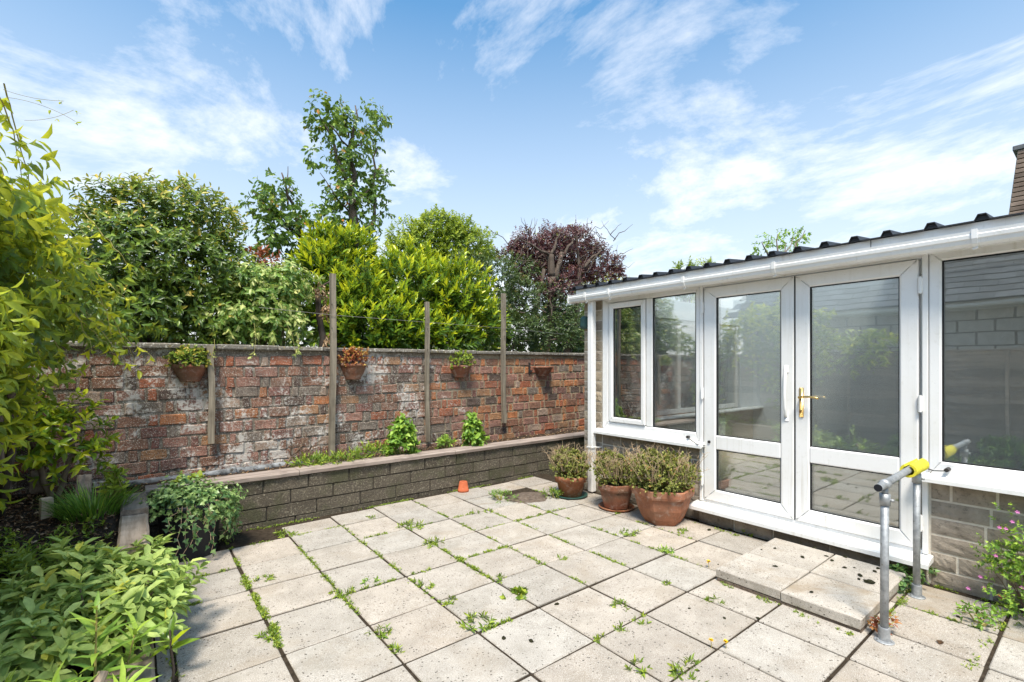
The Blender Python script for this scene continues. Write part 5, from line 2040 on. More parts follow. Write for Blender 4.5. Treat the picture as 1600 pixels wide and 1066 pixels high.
# dangling shoots over the coping
dg = thing('dangling_shoots', 'thin leafy shoots of the creeper dangling over the coping left of the tall post', 'creeper', (1.4, 5.53, 1.7))
mb = MB()
fol = Fol(LEAF_V, .22, .3)
for (x0, y0, x1, y1) in ((397, 505, 397, 555), (445, 500, 462, 552), (462, 520, 466, 548), (335, 530, 330, 560)):
    a, b_ = onY(x0, y0, 5.6), onY(x1, y1, 5.50)
    mb.tube([a - dg.location, a.lerp(b_, .5) + Vector((.01, -.04, .02)) - dg.location, b_ - dg.location], .002, 4, False)
    PP = np.array([tuple(a.lerp(b_, t)) for t in (.3, .6, .85, 1.0)])
    shoots(fol, PP, RNG.normal(0, .3, PP.shape) + np.array((0, -.3, -.5)), .03, 3, .06, .032, 1.1, .6, .6, 1.0)
mb.build('stems', 'vine_stem', dg)
fol.build('foliage', 'leaf_drape', dg)

# withered branch hanging beside the tall post
db = thing('dead_branch', 'withered brown leaves on a dark dead branch left of the tall post', 'branch', tuple(onY(505, 530, 6.15)))
mb = MB()
B = Vector(db.location)
limb(mb, (0, 0, -.3), onY(497, 452, 6.15) - B, .05, .03, .04)
limb(mb, onY(497, 452, 6.15) - B, onY(515, 440, 6.05) - B, .02, .008, .05)
mb.build('limb', 'bark', db, True)
fol = Fol(LEAF_V, .3, .4)
P, O = blob_points([pb(500, 450, 6.0, .14, .1, .09), pb(512, 480, 5.95, .07, .07, .16), pb(512, 525, 5.9, .05, .05, .12)], 60, .4, 0, .2)
shoots(fol, P, np.tile((0.0, -.2, -1.0), (len(P), 1)) + RNG.normal(0, .3, P.shape), .06, 4, .085, .028, .7, .5, .3, .8, .2)
fol.build('withered_leaves', 'leaf_dead', db)
# red young shoots
rs_ = thing('red_shoots', 'cluster of red young leaves at the top of the pale creeper', 'shrub', tuple(onY(415, 450, 6.6)))
fol = Fol(LEAF_V, .2, .2)
P, O = blob_points([pb(412, 405, 6.4, .16, .1, .07), pb(400, 398, 6.4, .08, .08, .05)], 34, .4, .3, .2)
shoots(fol, P, O + np.array((0, 0, .5)), .07, 6, .08, .026, 1.0, .1, .0, .45, .15)
fol.build('leaves', 'leaf_red', rs_)
mb = MB()
for i in range(6):
    mb.tube([(0, 0, -.2), Vector(P[i * 4]) - Vector(rs_.location)], [.008, .003], 5, False)
mb.build('stems', 'twig', rs_)

# cherry laurel hedge
bush('laurel_hedge', 'bright green cherry laurel with yellow new growth above the wall', 'hedge', (3.0, 6.7, 0),
     [pb(560, 480, 6.7, .62, .5, .72), pb(640, 475, 6.7, .66, .5, .74), pb(705, 480, 6.6, .60, .5, .66), pb(505, 450, 6.9, .45, .4, .66), pb(750, 510, 6.5, .42, .4, .46), pb(600, 520, 6.4, .8, .4, .45), pb(530, 400, 7.0, .42, .4, .32), pb(690, 530, 6.3, .7, .35, .34)],
     1600, .15, .056, 'leaf_laurel', .22, 9, .85, .02, .18, .62, .52, 1.0, .85, .5, shell=.16, r0=.04, vtop=2.75, droop=.12)
# dark viburnum-like shrub right of the laurel
bush('dark_evergreen', 'dull dark-leaved evergreen shrub between the laurel and the purple tree', 'shrub', (4.5, 7.3, 0),
     [pb(775, 440, 7.3, .55, .5, .5), pb(815, 470, 7.3, .45, .5, .55), pb(790, 510, 7.0, .45, .4, .4), pb(730, 425, 7.6, .5, .5, .36), pb(835, 520, 7.1, .32, .4, .4), pb(812, 420, 7.6, .4, .4, .3)],
     900, .085, .034, 'leaf_dark', .12, 7, 1.1, .15, .15, .7, .15, 1.0, .4, .4, shell=.25, r0=.035)

# pear-like tree with an upright leafy crown
tr = thing('pear_tree', 'upright leafy tree with two crowns rising above the hedge', 'tree', (2.36, 7.4, 0))
mb = MB()
B = Vector(tr.location)
YT = 7.4


def tp(px, py, Y=YT):
    return onY(px, py, Y) - B


a0 = tp(520, 560)
f1 = tp(535, 440)
f2 = tp(556, 375)
limb(mb, (0, 0, 0), f1, .16, .13, .03, 10)
limb(mb, f1, f2, .12, .09, .03, 9)
limb(mb, f2, tp(548, 250), .085, .035, .05)
limb(mb, f2, tp(585, 345), .06, .03, .05)
limb(mb, tp(585, 345), tp(590, 230), .03, .012, .06)
limb(mb, tp(548, 300), tp(505, 190), .04, .012, .06)
limb(mb, tp(548, 270), tp(555, 165), .035, .01, .06)
limb(mb, f1, tp(470, 370), .07, .035, .06)
limb(mb, tp(470, 370), tp(440, 270), .035, .01, .06)
limb(mb, tp(470, 370), tp(400, 310), .03, .01, .06)
for px, py in ((490, 170), (530, 155), (560, 170), (600, 180), (605, 270), (500, 270), (395, 300), (425, 290), (450, 260), (520, 340), (600, 330), (490, 330)):
    limb(mb, tp(545 if px > 480 else 450, py + 60), tp(px, py), .016, .004, .1, 5)
mb.build('trunk', 'bark', tr, True)
fol = Fol(OVAL_V, .2, .3)
pear = [pb(545, 215, YT, .38, .35, .30), pb(548, 270, YT, .36, .35, .36), pb(545, 330, YT, .40, .35, .34), pb(515, 185, YT, .22, .2, .24), pb(583, 195, YT, .20, .2, .30), pb(545, 375, YT, .42, .35, .26), pb(500, 350, YT, .2, .2, .2),
        pb(440, 325, YT, .26, .25, .28), pb(415, 320, YT, .18, .2, .18), pb(455, 370, YT, .36, .3, .26), pb(435, 285, YT, .10, .1, .2), pb(425, 385, YT, .28, .25, .22), pb(590, 300, YT, .16, .2, .42), pb(497, 250, YT, .10, .1, .16)]
P, O = blob_points(pear, 900, .28, .1, .3)
rd = np.where((P[:, 2] > 5.0) & (RNG.random(len(P)) < .12), 1.0, np.where(RNG.random(len(P)) < .2, .85, .55))
shoots(fol, P, O + np.array((0, 0, -.1)), .13, 6, .10, .058, 1.05, .75, .15, rd, .14)
fol.build('crown', 'leaf_pear', tr)

# round oak farther off
bush('oak_tree', 'round yellow-green tree farther away behind the laurel', 'tree', (9.2, 19.0, 0),
     [pb(690, 378, 19, 1.5, 1.4, 1.15), pb(645, 385, 19, 1.1, 1.2, .95), pb(735, 388, 19, 1.2, 1.2, .9), pb(680, 355, 19, .9, 1, .6), pb(720, 360, 19, .7, 1, .5), pb(625, 400, 19, .7, .9, .7), pb(755, 405, 19, .6, .9, .5), pb(690, 430, 19, 2.2, 1.4, 1.1)],
     2100, .17, .10, 'leaf_oak', .30, 7, 1.2, .1, .1, .7, .3, 1.0, .4, .4, shell=.15, lump=.22, r0=.16)

# purple-leaved plum with pruned trunk
pl = thing('purple_plum_tree', 'purple-leaved plum tree with pruned bare trunks above the wall', 'tree', (7.45, 7.9, 0))
B = Vector(pl.location)
YT = 7.9
mb = MB()
limb(mb, (-.12, 0, 0), tp(862, 430), .11, .085, .03, 9)
limb(mb, (.05, 0, 0), tp(902, 470), .10, .08, .03, 8)
limb(mb, tp(862, 432), tp(860, 398), .085, .075, .02, 9)
limb(mb, tp(866, 440), tp(878, 395), .07, .05, .02, 9)
limb(mb, tp(860, 400), tp(875, 362), .04, .015, .06)
limb(mb, tp(878, 400), tp(905, 360), .04, .012, .06)
limb(mb, tp(902, 470), tp(905, 420), .08, .05, .03)
limb(mb, tp(905, 420), tp(945, 385), .04, .012, .06)
limb(mb, tp(860, 400), tp(815, 375), .035, .01, .06)
limb(mb, tp(905, 420), tp(900, 365), .04, .012, .06)
limb(mb, tp(830, 520), tp(850, 420), .06, .04, .05)
limb(mb, tp(895, 545), tp(908, 440), .07, .05, .03)
rt = random.Random(9)
for _ in range(70):
    px, py = rt.uniform(800, 915), rt.uniform(400, 540)
    limb(mb, tp(px, py, YT - rt.uniform(0, 1.1)), tp(px + rt.gauss(0, 28), py - rt.uniform(-10, 45), YT - rt.uniform(0, 1.1)), rt.uniform(.008, .018), .004, .12, 4, 5)
for _ in range(70):
    px, py = rt.uniform(800, 965), rt.uniform(362, 420)
    limb(mb, tp(px, py), tp(px + rt.gauss(0, 22), py - rt.uniform(5, 32)), .012, .003, .12, 4, 4)
mb.build('trunk', 'bark', pl, True)
fol = Fol(LEAF_V, .22, .25)
plum = [pb(870, 378, YT, .50, .5, .28), pb(820, 385, YT, .36, .4, .22), pb(925, 395, YT, .42, .4, .26), pb(900, 370, YT, .36, .4, .18), pb(955, 412, YT, .20, .3, .14), pb(850, 410, YT, .5, .5, .2), pb(900, 425, YT, .5, .5, .2), pb(840, 395, YT, .45, .4, .3), pb(885, 400, YT, .6, .4, .3)]
plum += [pb(800, 398, YT, .3, .3, .16), pb(960, 425, YT, .25, .3, .16), pb(815, 430, YT - .2, .3, .3, .2), pb(860, 455, YT - .4, .45, .3, .2), pb(835, 420, YT, .35, .4, .3), pb(880, 440, YT - .3, .5, .4, .3), pb(925, 430, YT, .4, .4, .25)]
P, O = blob_points(plum, 4300, .5, .1, .35)
shoots(fol, P, O + np.array((0, 0, .3)), .12, 6, .075, .042, 1.2, .2, .1, np.where(RNG.random(len(P)) < .14, 1.0, .65), .12)
fol.build('crown', 'leaf_plum', pl)
fol = Fol(LEAF_V, .22, .25)
P, O = blob_points([pb(865, 480, 7.5, .6, .4, .6), pb(895, 505, 7.3, .4, .4, .5), pb(940, 470, 8.0, .6, .5, .5), pb(840, 520, 7.0, .4, .3, .35), pb(885, 520, 6.9, .4, .3, .35)], 1300, .5, .0, .3)
shoots(fol, P, O, .12, 6, .07, .03, 1.2, .3, .0, .6, .2)
fol.build('lower_leaves', 'leaf_dark', pl)

bush('golden_conifer', 'golden yellow bush just above the conservatory roof edge', 'bush', (8.6, 10.5, 0),
     [pb(945, 440, 10.5, .55, .5, .28), pb(970, 446, 10.5, .45, .4, .22), pb(915, 455, 10.5, .5, .4, .3), pb(940, 500, 10.5, .8, .5, .7)], 420, .10, .035, 'leaf_golden', .16, 7, 1.0, .1, .1, .7, .4, 1.0, .4, .4, r0=.05)
bush('yellow_bush', 'small yellow-green bush tip showing over the left of the roof', 'bush', (14.6, 12.5, 0),
     [pb(1068, 420, 8, .26, .3, .16), pb(1098, 416, 8, .24, .3, .15), pb(1080, 450, 8, .6, .5, .4)], 170, .13, .05, 'leaf_oak', .2, 7, 1.0, .1, .2, .8, .4, 1.0, .4, .4, r0=.06)
# thin birch-like tree over the roof
bt = thing('thin_birch', 'sparse light green tree top showing above the middle of the roof', 'tree', (21.6, 9.0, 0))
B = Vector(bt.location)
YT = 9.0
mb = MB()
for px, py in ((1190, 378), (1215, 366), (1240, 370), (1258, 360), (1228, 380)):
    limb(mb, tp(1215, 440), tp(px, py), .06, .012, .05, 5)
limb(mb, (0, 0, 0), tp(1215, 440), .16, .07, .02, 8)
mb.build('trunk', 'bark_pale', bt, True)
fol = Fol(LEAF_V, .2, .25)
P, O = blob_points([pb(1192, 385, YT, .35, .5, .4), pb(1218, 376, YT, .3, .5, .45), pb(1245, 372, YT, .3, .5, .35), pb(1258, 366, YT, .16, .3, .2), pb(1222, 410, YT, 1.0, .6, .5)], 170, .5, .1, .3)
shoots(fol, P, O, .2, 6, .15, .09, 1.2, .3, .3, .9, .2)
fol.build('crown', 'leaf_herb', bt)

# dense green backdrop of the neighbouring garden
bush('far_hedge', 'dark hedge of the neighbouring garden behind the shrubs', 'hedge', (6, 10.5, 0),
     [((x_, 9.3 + .3 * math.sin(x_ * 2), (1.15 if x_ < 4.5 else 1.55) + .15 * math.sin(x_ * 3)), (.85, .6, 1.35 if x_ < 4.5 else 1.75)) for x_ in np.arange(-2.5, 15.0, 1.0)], 5200, .21, .11, 'leaf_dark', .15, 6, 1.1, .2, .1, .5, .1, .9, .3, .0, r0=.04, limb_to=16)
# green bush seen through the side window
bush('window_bush', 'light green bush beyond the wall seen through the conservatory windows', 'bush', (9.6, 7.2, 0),
     [pb(1040, 525, 7.2, .6, .5, .42), pb(1075, 510, 7.2, .5, .5, .6), pb(1005, 545, 7.2, .4, .4, .3)], 420, .12, .05, 'leaf_oak', .14, 7, 1.0, .3, .2, .8, .3, 1.0, .4, .4, r0=.03)

# ================================================================== NEIGHBOURS
# stone-tiled outbuilding beyond the wall (seen through the side windows)
nb = thing('stone_roofed_shed', 'outbuilding with a grey stone-tiled roof beyond the wall, seen through the window', 'shed', (15.4, 11.6, 0))
MB().box(-2.4, 2.6, -1.0, 2.2, 0, 1.7).build('wall', 'stone_buff', nb)
rf = MB().add([(-2.7, -1.3, 1.6), (2.9, -1.3, 1.6), (2.9, .6, 2.75), (-2.7, .6, 2.75), (2.9, 2.5, 1.6), (-2.7, 2.5, 1.6)], [(0, 1, 2, 3), (3, 2, 4, 5), (0, 3, 5), (1, 4, 2)]).build('roof', 'stone_tile', nb)
tm = []
for q in range(4):
    vs, fs = chamfer_box(-.5, .5, -.14, .14, 0, .03, .008)
    me = bpy.data.meshes.new('roof_tile')
    me.from_pydata([(a + random.uniform(-.01, .01), b_ + random.uniform(-.012, .012), c) for a, b_, c in vs], [], fs)
    me.materials.append(M['stone_tile'])
    tm.append(me)
sl = math.atan2(1.15, 1.9)
for row in range(9):
    t = (row + .3) / 9
    x_ = -2.7 + (.25 if row % 2 else 0)
    while x_ < 2.8:
        w = random.uniform(.3, .55)
        inst(tm[random.randrange(4)], 'roof_tile', rf, (x_ + w / 2, -1.3 + 1.9 * t, 1.6 + 1.15 * t + .015), (sl - .06, 0, 0), (w - .012, 1, 1))
        x_ += w
# neighbouring house chimney at the right edge
ch = thing('brick_chimney', 'tall tapering brick chimney stack rising behind the roof at the right edge', 'chimney', (0, 0, 0))
YCH = 4.0
c0 = onX(1590, 236, 13.0)
c1 = onX(1576, 335, 13.0)
zt, zb = c0.z, c1.z
slope = (c1.y - c0.y) / (zt - zb)
ch.location = (13.0, c0.y, zt)
mb = MB()
hh = .087
cm = MB()
rows = int((zt - 0.0) / hh)
ztop = 0.0
for r_i in range(rows):
    z_ = -hh * (r_i + 1)
    half = 0.0
    yl = slope * (hh * (r_i + .5))
    if z_ < zb - zt - 2.0:
        break
    n_b = 7
    x_ = 0
    for k2 in range(9):
        y1_ = yl - k2 * .235 - (.11 if r_i % 2 and k2 else 0)
        y0_ = yl - (k2 + 1) * .235 - (.11 if r_i % 2 else 0)
        if y0_ < -1.6:
            break
        if r_i < 26 and k2 < 8:
            vs, fs = chamfer_box(-.05, .05, y0_ + .007, y1_ - .007, z_ + .008, z_ + hh - .008, .006)
            o = MB().add(vs, fs).build('brick', 'chimney_brick', ch)
            recentre(o)
cm.add([(.0, .0, 0), (.0, -1.7, 0), (0, -1.7, -zt), (0, slope * zt, -zt), (1.2, 0, 0), (1.2, -1.7, 0), (1.2, -1.7, -zt), (1.2, slope * zt, -zt)],
       [(0, 1, 2, 3), (7, 6, 5, 4), (0, 4, 5, 1), (0, 3, 7, 4), (1, 5, 6, 2)])
cm.build('mortar_core', 'chimney_mortar', ch)
MB().box(-.07, 1.27, -1.78, .06, .0, .09, b=.01).build('chimney_cap', 'slate', ch)

# garden fence on the left boundary, mostly hidden by the climber
fe = thing('lap_fence', 'dark overlapping board fence with posts along the left edge behind the climber', 'fence', (-.86, 0, 0))
rfn = random.Random(3)
bm_ = []
for q in range(4):
    n = 10
    vs, fs = [], []
    r = random.Random(800 + q)
    for i in range(n + 1):
        y = -.5 + i / n
        e = .012 * math.sin(i * 1.3 + q * 2) + r.uniform(-.003, .003)
        vs += [(.014, y, 0 + e), (.034, y, 0 + e), (.006, y, .145), (-.006, y, .145)]
    for i in range(n):
        for k2 in range(4):
            fs.append((i * 4 + k2, i * 4 + (k2 + 1) % 4, (i + 1) * 4 + (k2 + 1) % 4, (i + 1) * 4 + k2))
    fs += [(3, 2, 1, 0), tuple(n * 4 + k2 for k2 in range(4))]
    me = bpy.data.meshes.new('fence_board')
    me.from_pydata(vs, [], fs)
    me.materials.append(M['wood_fence'])
    bm_.append(me)
PY = [5.50, 3.72, 1.86, 0.0, -1.86, -3.72]
for a, b_ in zip(PY[:-1], PY[1:]):
    for k2 in range(13):
        inst(bm_[rfn.randrange(4)], 'fence_board', fe, (.005, (a + b_) / 2, .14 + k2 * .118), (0, 0, 0), (1.0, abs(a - b_) - .10, 1))
    for y in (a - .07, (a + b_) / 2, b_ + .07):
        recentre(MB().box(.036, .056, y - .018, y + .018, .12, 1.70, b=.002).build('batten', 'wood_fence', fe))
    recentre(MB().box(-.02, .05, b_ + .05, a - .05, 1.70, 1.725, b=.003).build('cap_rail', 'wood_fence', fe))
for y in PY:
    recentre(MB().box(-.05, .045, y - .045, y + .045, -.1, 1.80, b=.006).build('post', 'wood_fence', fe))

# neighbour's block garage behind the fence (outside the frame, reflected in the glass)
ga = thing('block_garage', 'neighbouring block-built garage with slate roof, mirrored in the conservatory glass', 'garage', (-2.15, 0, 0))
MB().box(-4.0, -.012, -4.2, 5.2, 0, 2.52).build('wall_core', 'gravelly_soil', ga)
gm = []
for q in range(3):
    vs, fs = chamfer_box(-.05, .012, -.5, .5, -.5, .5, .008)
    me = bpy.data.meshes.new('wall_block')
    me.from_pydata(vs, [], fs)
    me.materials.append(M['grey_block'])
    gm.append(me)
for row in range(6):
    y = -4.2 + (.22 if row % 2 else 0)
    while y < 5.1:
        w = min(.44, 5.2 - y)
        inst(gm[row % 3], 'wall_block', ga, (0, y + w / 2, 1.28 + row * .215), (0, 0, 0), (1, w - .02, .195))
        y += .45
gr = MB().add([(.16, -4.4, 2.56), (.16, 5.4, 2.56), (-2.0, 5.4, 3.90), (-2.0, -4.4, 3.90), (-4.2, 5.4, 2.56), (-4.2, -4.4, 2.56)], [(0, 1, 2, 3), (3, 2, 4, 5)]).build('roof', 'slate', ga)
slm = []
for q in range(3):
    vs, fs = chamfer_box(-.16, .16, -.5, .5, 0, .012, .003)
    me = bpy.data.meshes.new('slate')
    me.from_pydata(vs, [], fs)
    me.materials.append(M['slate'])
    slm.append(me)
ang = math.atan2(1.34, 2.16)
for row in range(10):
    t = (row + .5) * .23
    y = -4.4 + (.2 if row % 2 else 0)
    while y < 5.3:
        w = .40
        inst(slm[row % 3], 'slate', gr, (.16 - t * math.cos(ang), y + w / 2, 2.575 + t * math.sin(ang)), (0, ang - .05, 0), (1, w - .006, 1))
        y += w
gg = MB()
prof = [(.13 + .06 + .06 * math.cos(a_), 2.50 + .06 * math.sin(a_)) for a_ in [math.pi + math.pi * i / 8 for i in range(9)]]
prof2 = [(x_, z_ + .008) for x_, z_ in reversed(prof)]
pr = prof + prof2
vs = []
for y in (-4.4, 5.4):
    vs += [(x_, y, z_) for x_, z_ in pr]
n = len(pr)
gg.add(vs, [(i, (i + 1) % n, n + (i + 1) % n, n + i) for i in range(n)])
gg.build('gutter', 'white_paint', ga)
MB().box(.01, .03, -4.3, 5.3, 2.42, 2.56).build('fascia', 'white_paint', ga)
MB().tube([(.05, .75, 2.45), (.05, .75, 0)], .034, 10).build('downpipe', 'black_plastic', ga)

# low shrubs along the fence on the viewer's side (seen in the glass)
for i, (y, w, h) in enumerate(((1.9, .5, .32), (.9, .6, .42), (-.2, .6, .36), (-1.3, .6, .45))):
    leafy_plant('border_shrub', ['low leafy shrub by the fence nearest the sage', 'bushy green shrub by the fence beside the viewer', 'low spreading shrub at the fence behind the viewer', 'rounded shrub at the fence farthest behind the viewer'][i], 'shrub', -.55, y, .07,
                [((0, 0, h * .5), (.22, w * .6, h * .5))], 130, .09, .03, 'leaf_herb', 7, .10, .15, 1.1, .1, .6)

# ================================================================== WEEDS IN THE PAVING
weeds = [(642, 823, .20, 'large sprawling weed clump in the paving below the raised bed'), (680, 850, .16, 'wide weed clump just right of the largest weed in the paving'), (534, 926, .12, 'bright weed at a paving joint left of centre'),
         (579, 908, .08, 'dark small weed in a joint left of the centre slab'), (665, 915, .09, 'weed clump beside the streaked slab'), (701, 941, .09, 'weed clump at the corner below the streaked slab'), (746, 974, .17, 'spreading weed at a joint crossing in the centre foreground'),
         (595, 987, .11, 'star-shaped weed in the left foreground joint'), (622, 1014, .07, 'small weed in the joint at the bottom, left of centre'), (779, 905, .09, 'low weed in the joint at the middle of the patio'), (743, 802, .10, 'weed on the slab near the upturned clay pot'),
         (764, 799, .08, 'flat weed in the joint right of the one by the clay pot'), (801, 931, .12, 'round-leaved bright weed in the centre of the patio'), (821, 926, .05, 'tiny round-leaved weed beside the bright central one'), (878, 873, .06, 'small weed on the joint below the bare patch'),
         (846, 881, .05, 'little weed at a joint left of the one below the bare patch'), (969, 947, .09, 'weed line in the joint right of centre'), (1004, 970, .08, 'weed at a joint crossing, right foreground'), (971, 983, .06, 'pale weed in the joint left of the right foreground crossing'),
         (938, 998, .05, 'tiny weed in the front joint, right of centre'), (1043, 859, .13, 'dark green weed at a joint before the largest sedum pot'), (983, 834, .15, 'broken weed clump before the middle sedum pot'), (1068, 832, .10, 'weed at the foot of the largest sedum pot'),
         (995, 1044, .10, 'weed in the bottom joint right of centre'), (1075, 1048, .16, 'leafy weed at the bottom edge, right of centre'), (1118, 941, .09, 'compact weed on a slab before the step'), (1230, 930, .11, 'weed against the front of the step'), (1171, 829, .14, 'round-leaved plant under the door cill'),
         (1318, 855, .12, 'creeping weed between the step and the door cill'), (449, 833, .15, 'weed at the dirt edge below the raised bed, left'), (412, 905, .10, 'tufted weed right of the weedy joint, left'), (419, 995, .10, 'trailing weed at the end of the weedy joint, lower left'),
         (438, 808, .12, 'dark leafy weed against the raised bed wall, left'), (579, 809, .07, 'single weed on a slab under the raised bed wall'), (1041, 912, .05, 'small weed in the joint in front of the pots')]
for i, (px, py, s, lab) in enumerate(weeds):
    q = onZ(px, py, .004)
    root = thing('paving_weed', lab, 'weed', (q.x, q.y, -.004), 'weeds in the patio joints')
    n = max(7, int(95 * s))
    rnd_leaf = i in (12, 13, 27, 32)
    fol = Fol(HEART_V if rnd_leaf else LEAF_V, .2, .25)
    a = RNG.random(n) * 6.28
    rr3 = s * .48 * np.sqrt(RNG.random(n))
    P = np.stack([q.x + rr3 * np.cos(a), q.y + rr3 * np.sin(a), np.full(n, .0)], 1)
    D = np.stack([np.cos(a) * .9, np.sin(a) * .9, np.full(n, .6)], 1) + RNG.normal(0, .4, (n, 3))
    h_ = .20 if i not in (27, 32) else .8
    shoots(fol, P, D, s * h_ * RNG.uniform(.4, 1.1, n), 7, .03 + .10 * s * (1.3 if not rnd_leaf else 1.6), (.009 + .025 * s) * (3.0 if rnd_leaf else 1.1), 1.25, .05, .15, .8, .18)
    fol.build('foliage', 'leaf_weed' if i not in (3, 20, 32) else 'leaf_herb', root)
# moss and seedlings that fill the joints: nobody could count them
fol = Fol(LEAF_V, .2, .2)
segs = []
rj = random.Random(12)
for i in range(9):
    for j in range(6, len(YC)):
        pr_ = .12 + (.16 if j > 10 else 0)
        if rj.random() < pr_:
            segs.append((XC[i], YC[j] + .05, XC[i], YC[j] + rj.uniform(.15, .42), rj.uniform(40, 130)))
        if rj.random() < pr_:
            segs.append((XC[i] + .04, YC[j], XC[i] + rj.uniform(.15, .42), YC[j], rj.uniform(40, 130)))
segs += [(XC[1], 2.75, XC[1], 4.25, 520), (XC[1] + .02, 2.95, XC[1] - .01, 3.75, 620), (XC[4], 2.9, XC[4], 3.6, 420), (XC[4], YC[13], XC[5], YC[13], 420), (XC[5], 2.6, XC[5], 3.5, 260), (XC[3], 3.1, XC[3], 4.2, 260), (XC[2], 2.7, XC[2], 4.3, 330), (XC[6], 2.4, XC[6], 3.9, 320), (XC[6], YC[14], XC[7], YC[14], 260), (XC[7], 3.3, XC[7], 4.2, 280), (XC[7], 1.9, XC[7], 2.6, 140),
         (3.12, .9, 3.16, 1.7, 160), (4.12, 1.0, 4.17, 2.5, 300), (3.4, .85, 4.2, .83, 400), (4.24, -.3, 4.26, .75, 260), (3.2, .45, 4.2, .40, 200), (.7, 4.87, 4.2, 4.88, 700), (.6, 4.47, 1.6, 4.47, 200)]
for x0, y0, x1, y1, n in segs:
    n = int(n * .9)
    t = RNG.random(n)
    cl2 = np.clip(np.sin(t * 21 + x0 * 9 + y0 * 5) + .55, 0, 1) > RNG.random(n)
    t = t[cl2]
    n = len(t)
    if n == 0:
        continue
    P = np.stack([x0 + (x1 - x0) * t + RNG.normal(0, .010, n), y0 + (y1 - y0) * t + RNG.normal(0, .010, n), np.full(n, -.010)], 1)
    shoots(fol, P, np.tile((0, 0, 1.0), (n, 1)) + RNG.normal(0, .45, (n, 3)), RNG.uniform(.008, .022, n), 5, .020, .010, 1.2, .05, .1, .75, .2)
o = fol.build('joint_greenery', 'leaf_weed', None)
tag(o, 'tiny weeds and moss filling the joints between the paving slabs', 'weeds', kind='stuff')

# bare soil patch where a slab is missing
bp = onZ(825, 778)
pt = []
nn, mm = 10, 30
vs, fs = [], []
for i in range(nn + 1):
    for j in range(mm):
        a_ = 2 * math.pi * j / mm
        rr4 = i / nn * (1 + .10 * math.sin(3 * a_) + .06 * math.sin(5 * a_ + 1))
        vs.append((.29 * rr4 * math.cos(a_), .25 * rr4 * math.sin(a_), .030 * (1 - (i / nn) ** 2) - .004 + random.uniform(-.003, .003)))
for i in range(nn):
    for j in range(mm):
        fs.append((i * mm + j, i * mm + (j + 1) % mm, (i + 1) * mm + (j + 1) % mm, (i + 1) * mm + j))
o = MB().add(vs, fs).build('soil_patch', 'gravelly_soil', None, True, )
o.location = (bp.x, bp.y, 0)
tag(o, 'bare gravelly patch in the paving before the round sedum pot', 'soil patch')
leafy_plant('patch_weeds', 'grey-green weeds at the left edge of the bare gravelly patch', 'weeds', bp.x - .30, bp.y + .10, 0, [((0, 0, .03), (.12, .2, .05))], 50, .05, .012, 'leaf_herb', 6, .05, .05, 1.1, .1, .6)
leafy_plant('patch_weeds', 'green weeds between the bare gravelly patch and the round sedum pot', 'weeds', bp.x + .22, bp.y - .18, 0, [((0, 0, .03), (.10, .13, .05))], 40, .05, .014, 'leaf_weed', 6, .05, .05, 1.1, .1, .6)

# dandelions
for px, py, lab in ((1107, 880, 'large yellow dandelion flower at the left corner of the step'), (1111, 1006, 'left dandelion flower of the pair in the right foreground'), (1134, 1008, 'right dandelion flower of the pair in the right foreground')):
    q = onZ(px, py + 8, 0)
    big = 1.0 if py < 900 else .7
    root = thing('dandelion', lab, 'flower', (q.x, q.y, 0), 'dandelions')
    MB().tube([(0, 0, -.005), (.004, 0, .02), (0, .002, .045)], .0018, 5).build('stalk', 'vine_stem', root)
    f1 = Fol(BLADE_V, .1, .15)
    n = 60
    a = RNG.random(n) * 6.28
    e = RNG.uniform(.0, 1.2, n)
    T = np.stack([np.cos(a) * np.cos(e), np.sin(a) * np.cos(e), np.sin(e)], 1)
    f1.add(np.tile((q.x, q.y, .045), (n, 1)), T, np.tile((0, 0, 1.0), (n, 1)), .020 * big, .005, .5)
    f1.build('petals', 'yellow_petal', root)

# clods of moss on the step and slabs
clod = []
for q in range(4):
    r = random.Random(900 + q)
    vs, fs = [], []
    nn, mm = 4, 9
    for i in range(nn + 1):
        for j in range(mm):
            a_ = 2 * math.pi * j / mm
            e = (i / nn) * math.pi / 2
            k3 = 1 + r.uniform(-.25, .25)
            vs.append((math.cos(e) * math.cos(a_) * k3, math.cos(e) * math.sin(a_) * .7 * k3, math.sin(e) * .6 * k3 - .05))
    for i in range(nn):
        for j in range(mm):
            fs.append((i * mm + j, i * mm + (j + 1) % mm, (i + 1) * mm + (j + 1) % mm, (i + 1) * mm + j))
    me = bpy.data.meshes.new('moss_clod')
    me.from_pydata(vs, [], fs)
    me.materials.append(M['moss'])
    clod.append(me)
clods = [(1211, 858, .082, .016), (1251, 849, .082, .015), (1272, 857, .082, .017), (1254, 872, .082, .02), (1211, 886, .082, .017), (1190, 860, .082, .010), (1291, 870, .082, .014), (1300, 877, .082, .016), (1320, 871, .082, .018), (1320, 888, .082, .014), (1344, 900, .082, .020), (1358, 911, .082, .032),
         (1372, 889, .082, .015), (1367, 894, .082, .015), (1268, 926, .082, .012), (1342, 906, .082, .013), (1335, 888, .082, .008), (1108, 829, 0, .022), (1141, 829, 0, .022), (1077, 952, 0, .010), (1132, 967, 0, .012), (1184, 967, 0, .012), (1122, 883, 0, .008), (830, 1003, 0, .016), (870, 945, 0, .016), (787, 998, 0, .016), (1090, 1050, 0, .012), (1497, 965, 0, .014)]
clod_names = 'moss_clod'
for i, (px, py, z, s) in enumerate(clods):
    q = onZ(px, py, z)
    o = inst(clod[i % 4], 'moss_clod', None, (q.x, q.y, z + .004), (0, 0, i * 1.3), (s, s, s * .9))
    if z > 0:
        tag(o, 'dark clod of moss lying on the pale door step', 'moss', 'moss clods on the step')
    else:
        tag(o, 'small dark clod lying on the paving slabs', 'moss', 'clods on the paving')

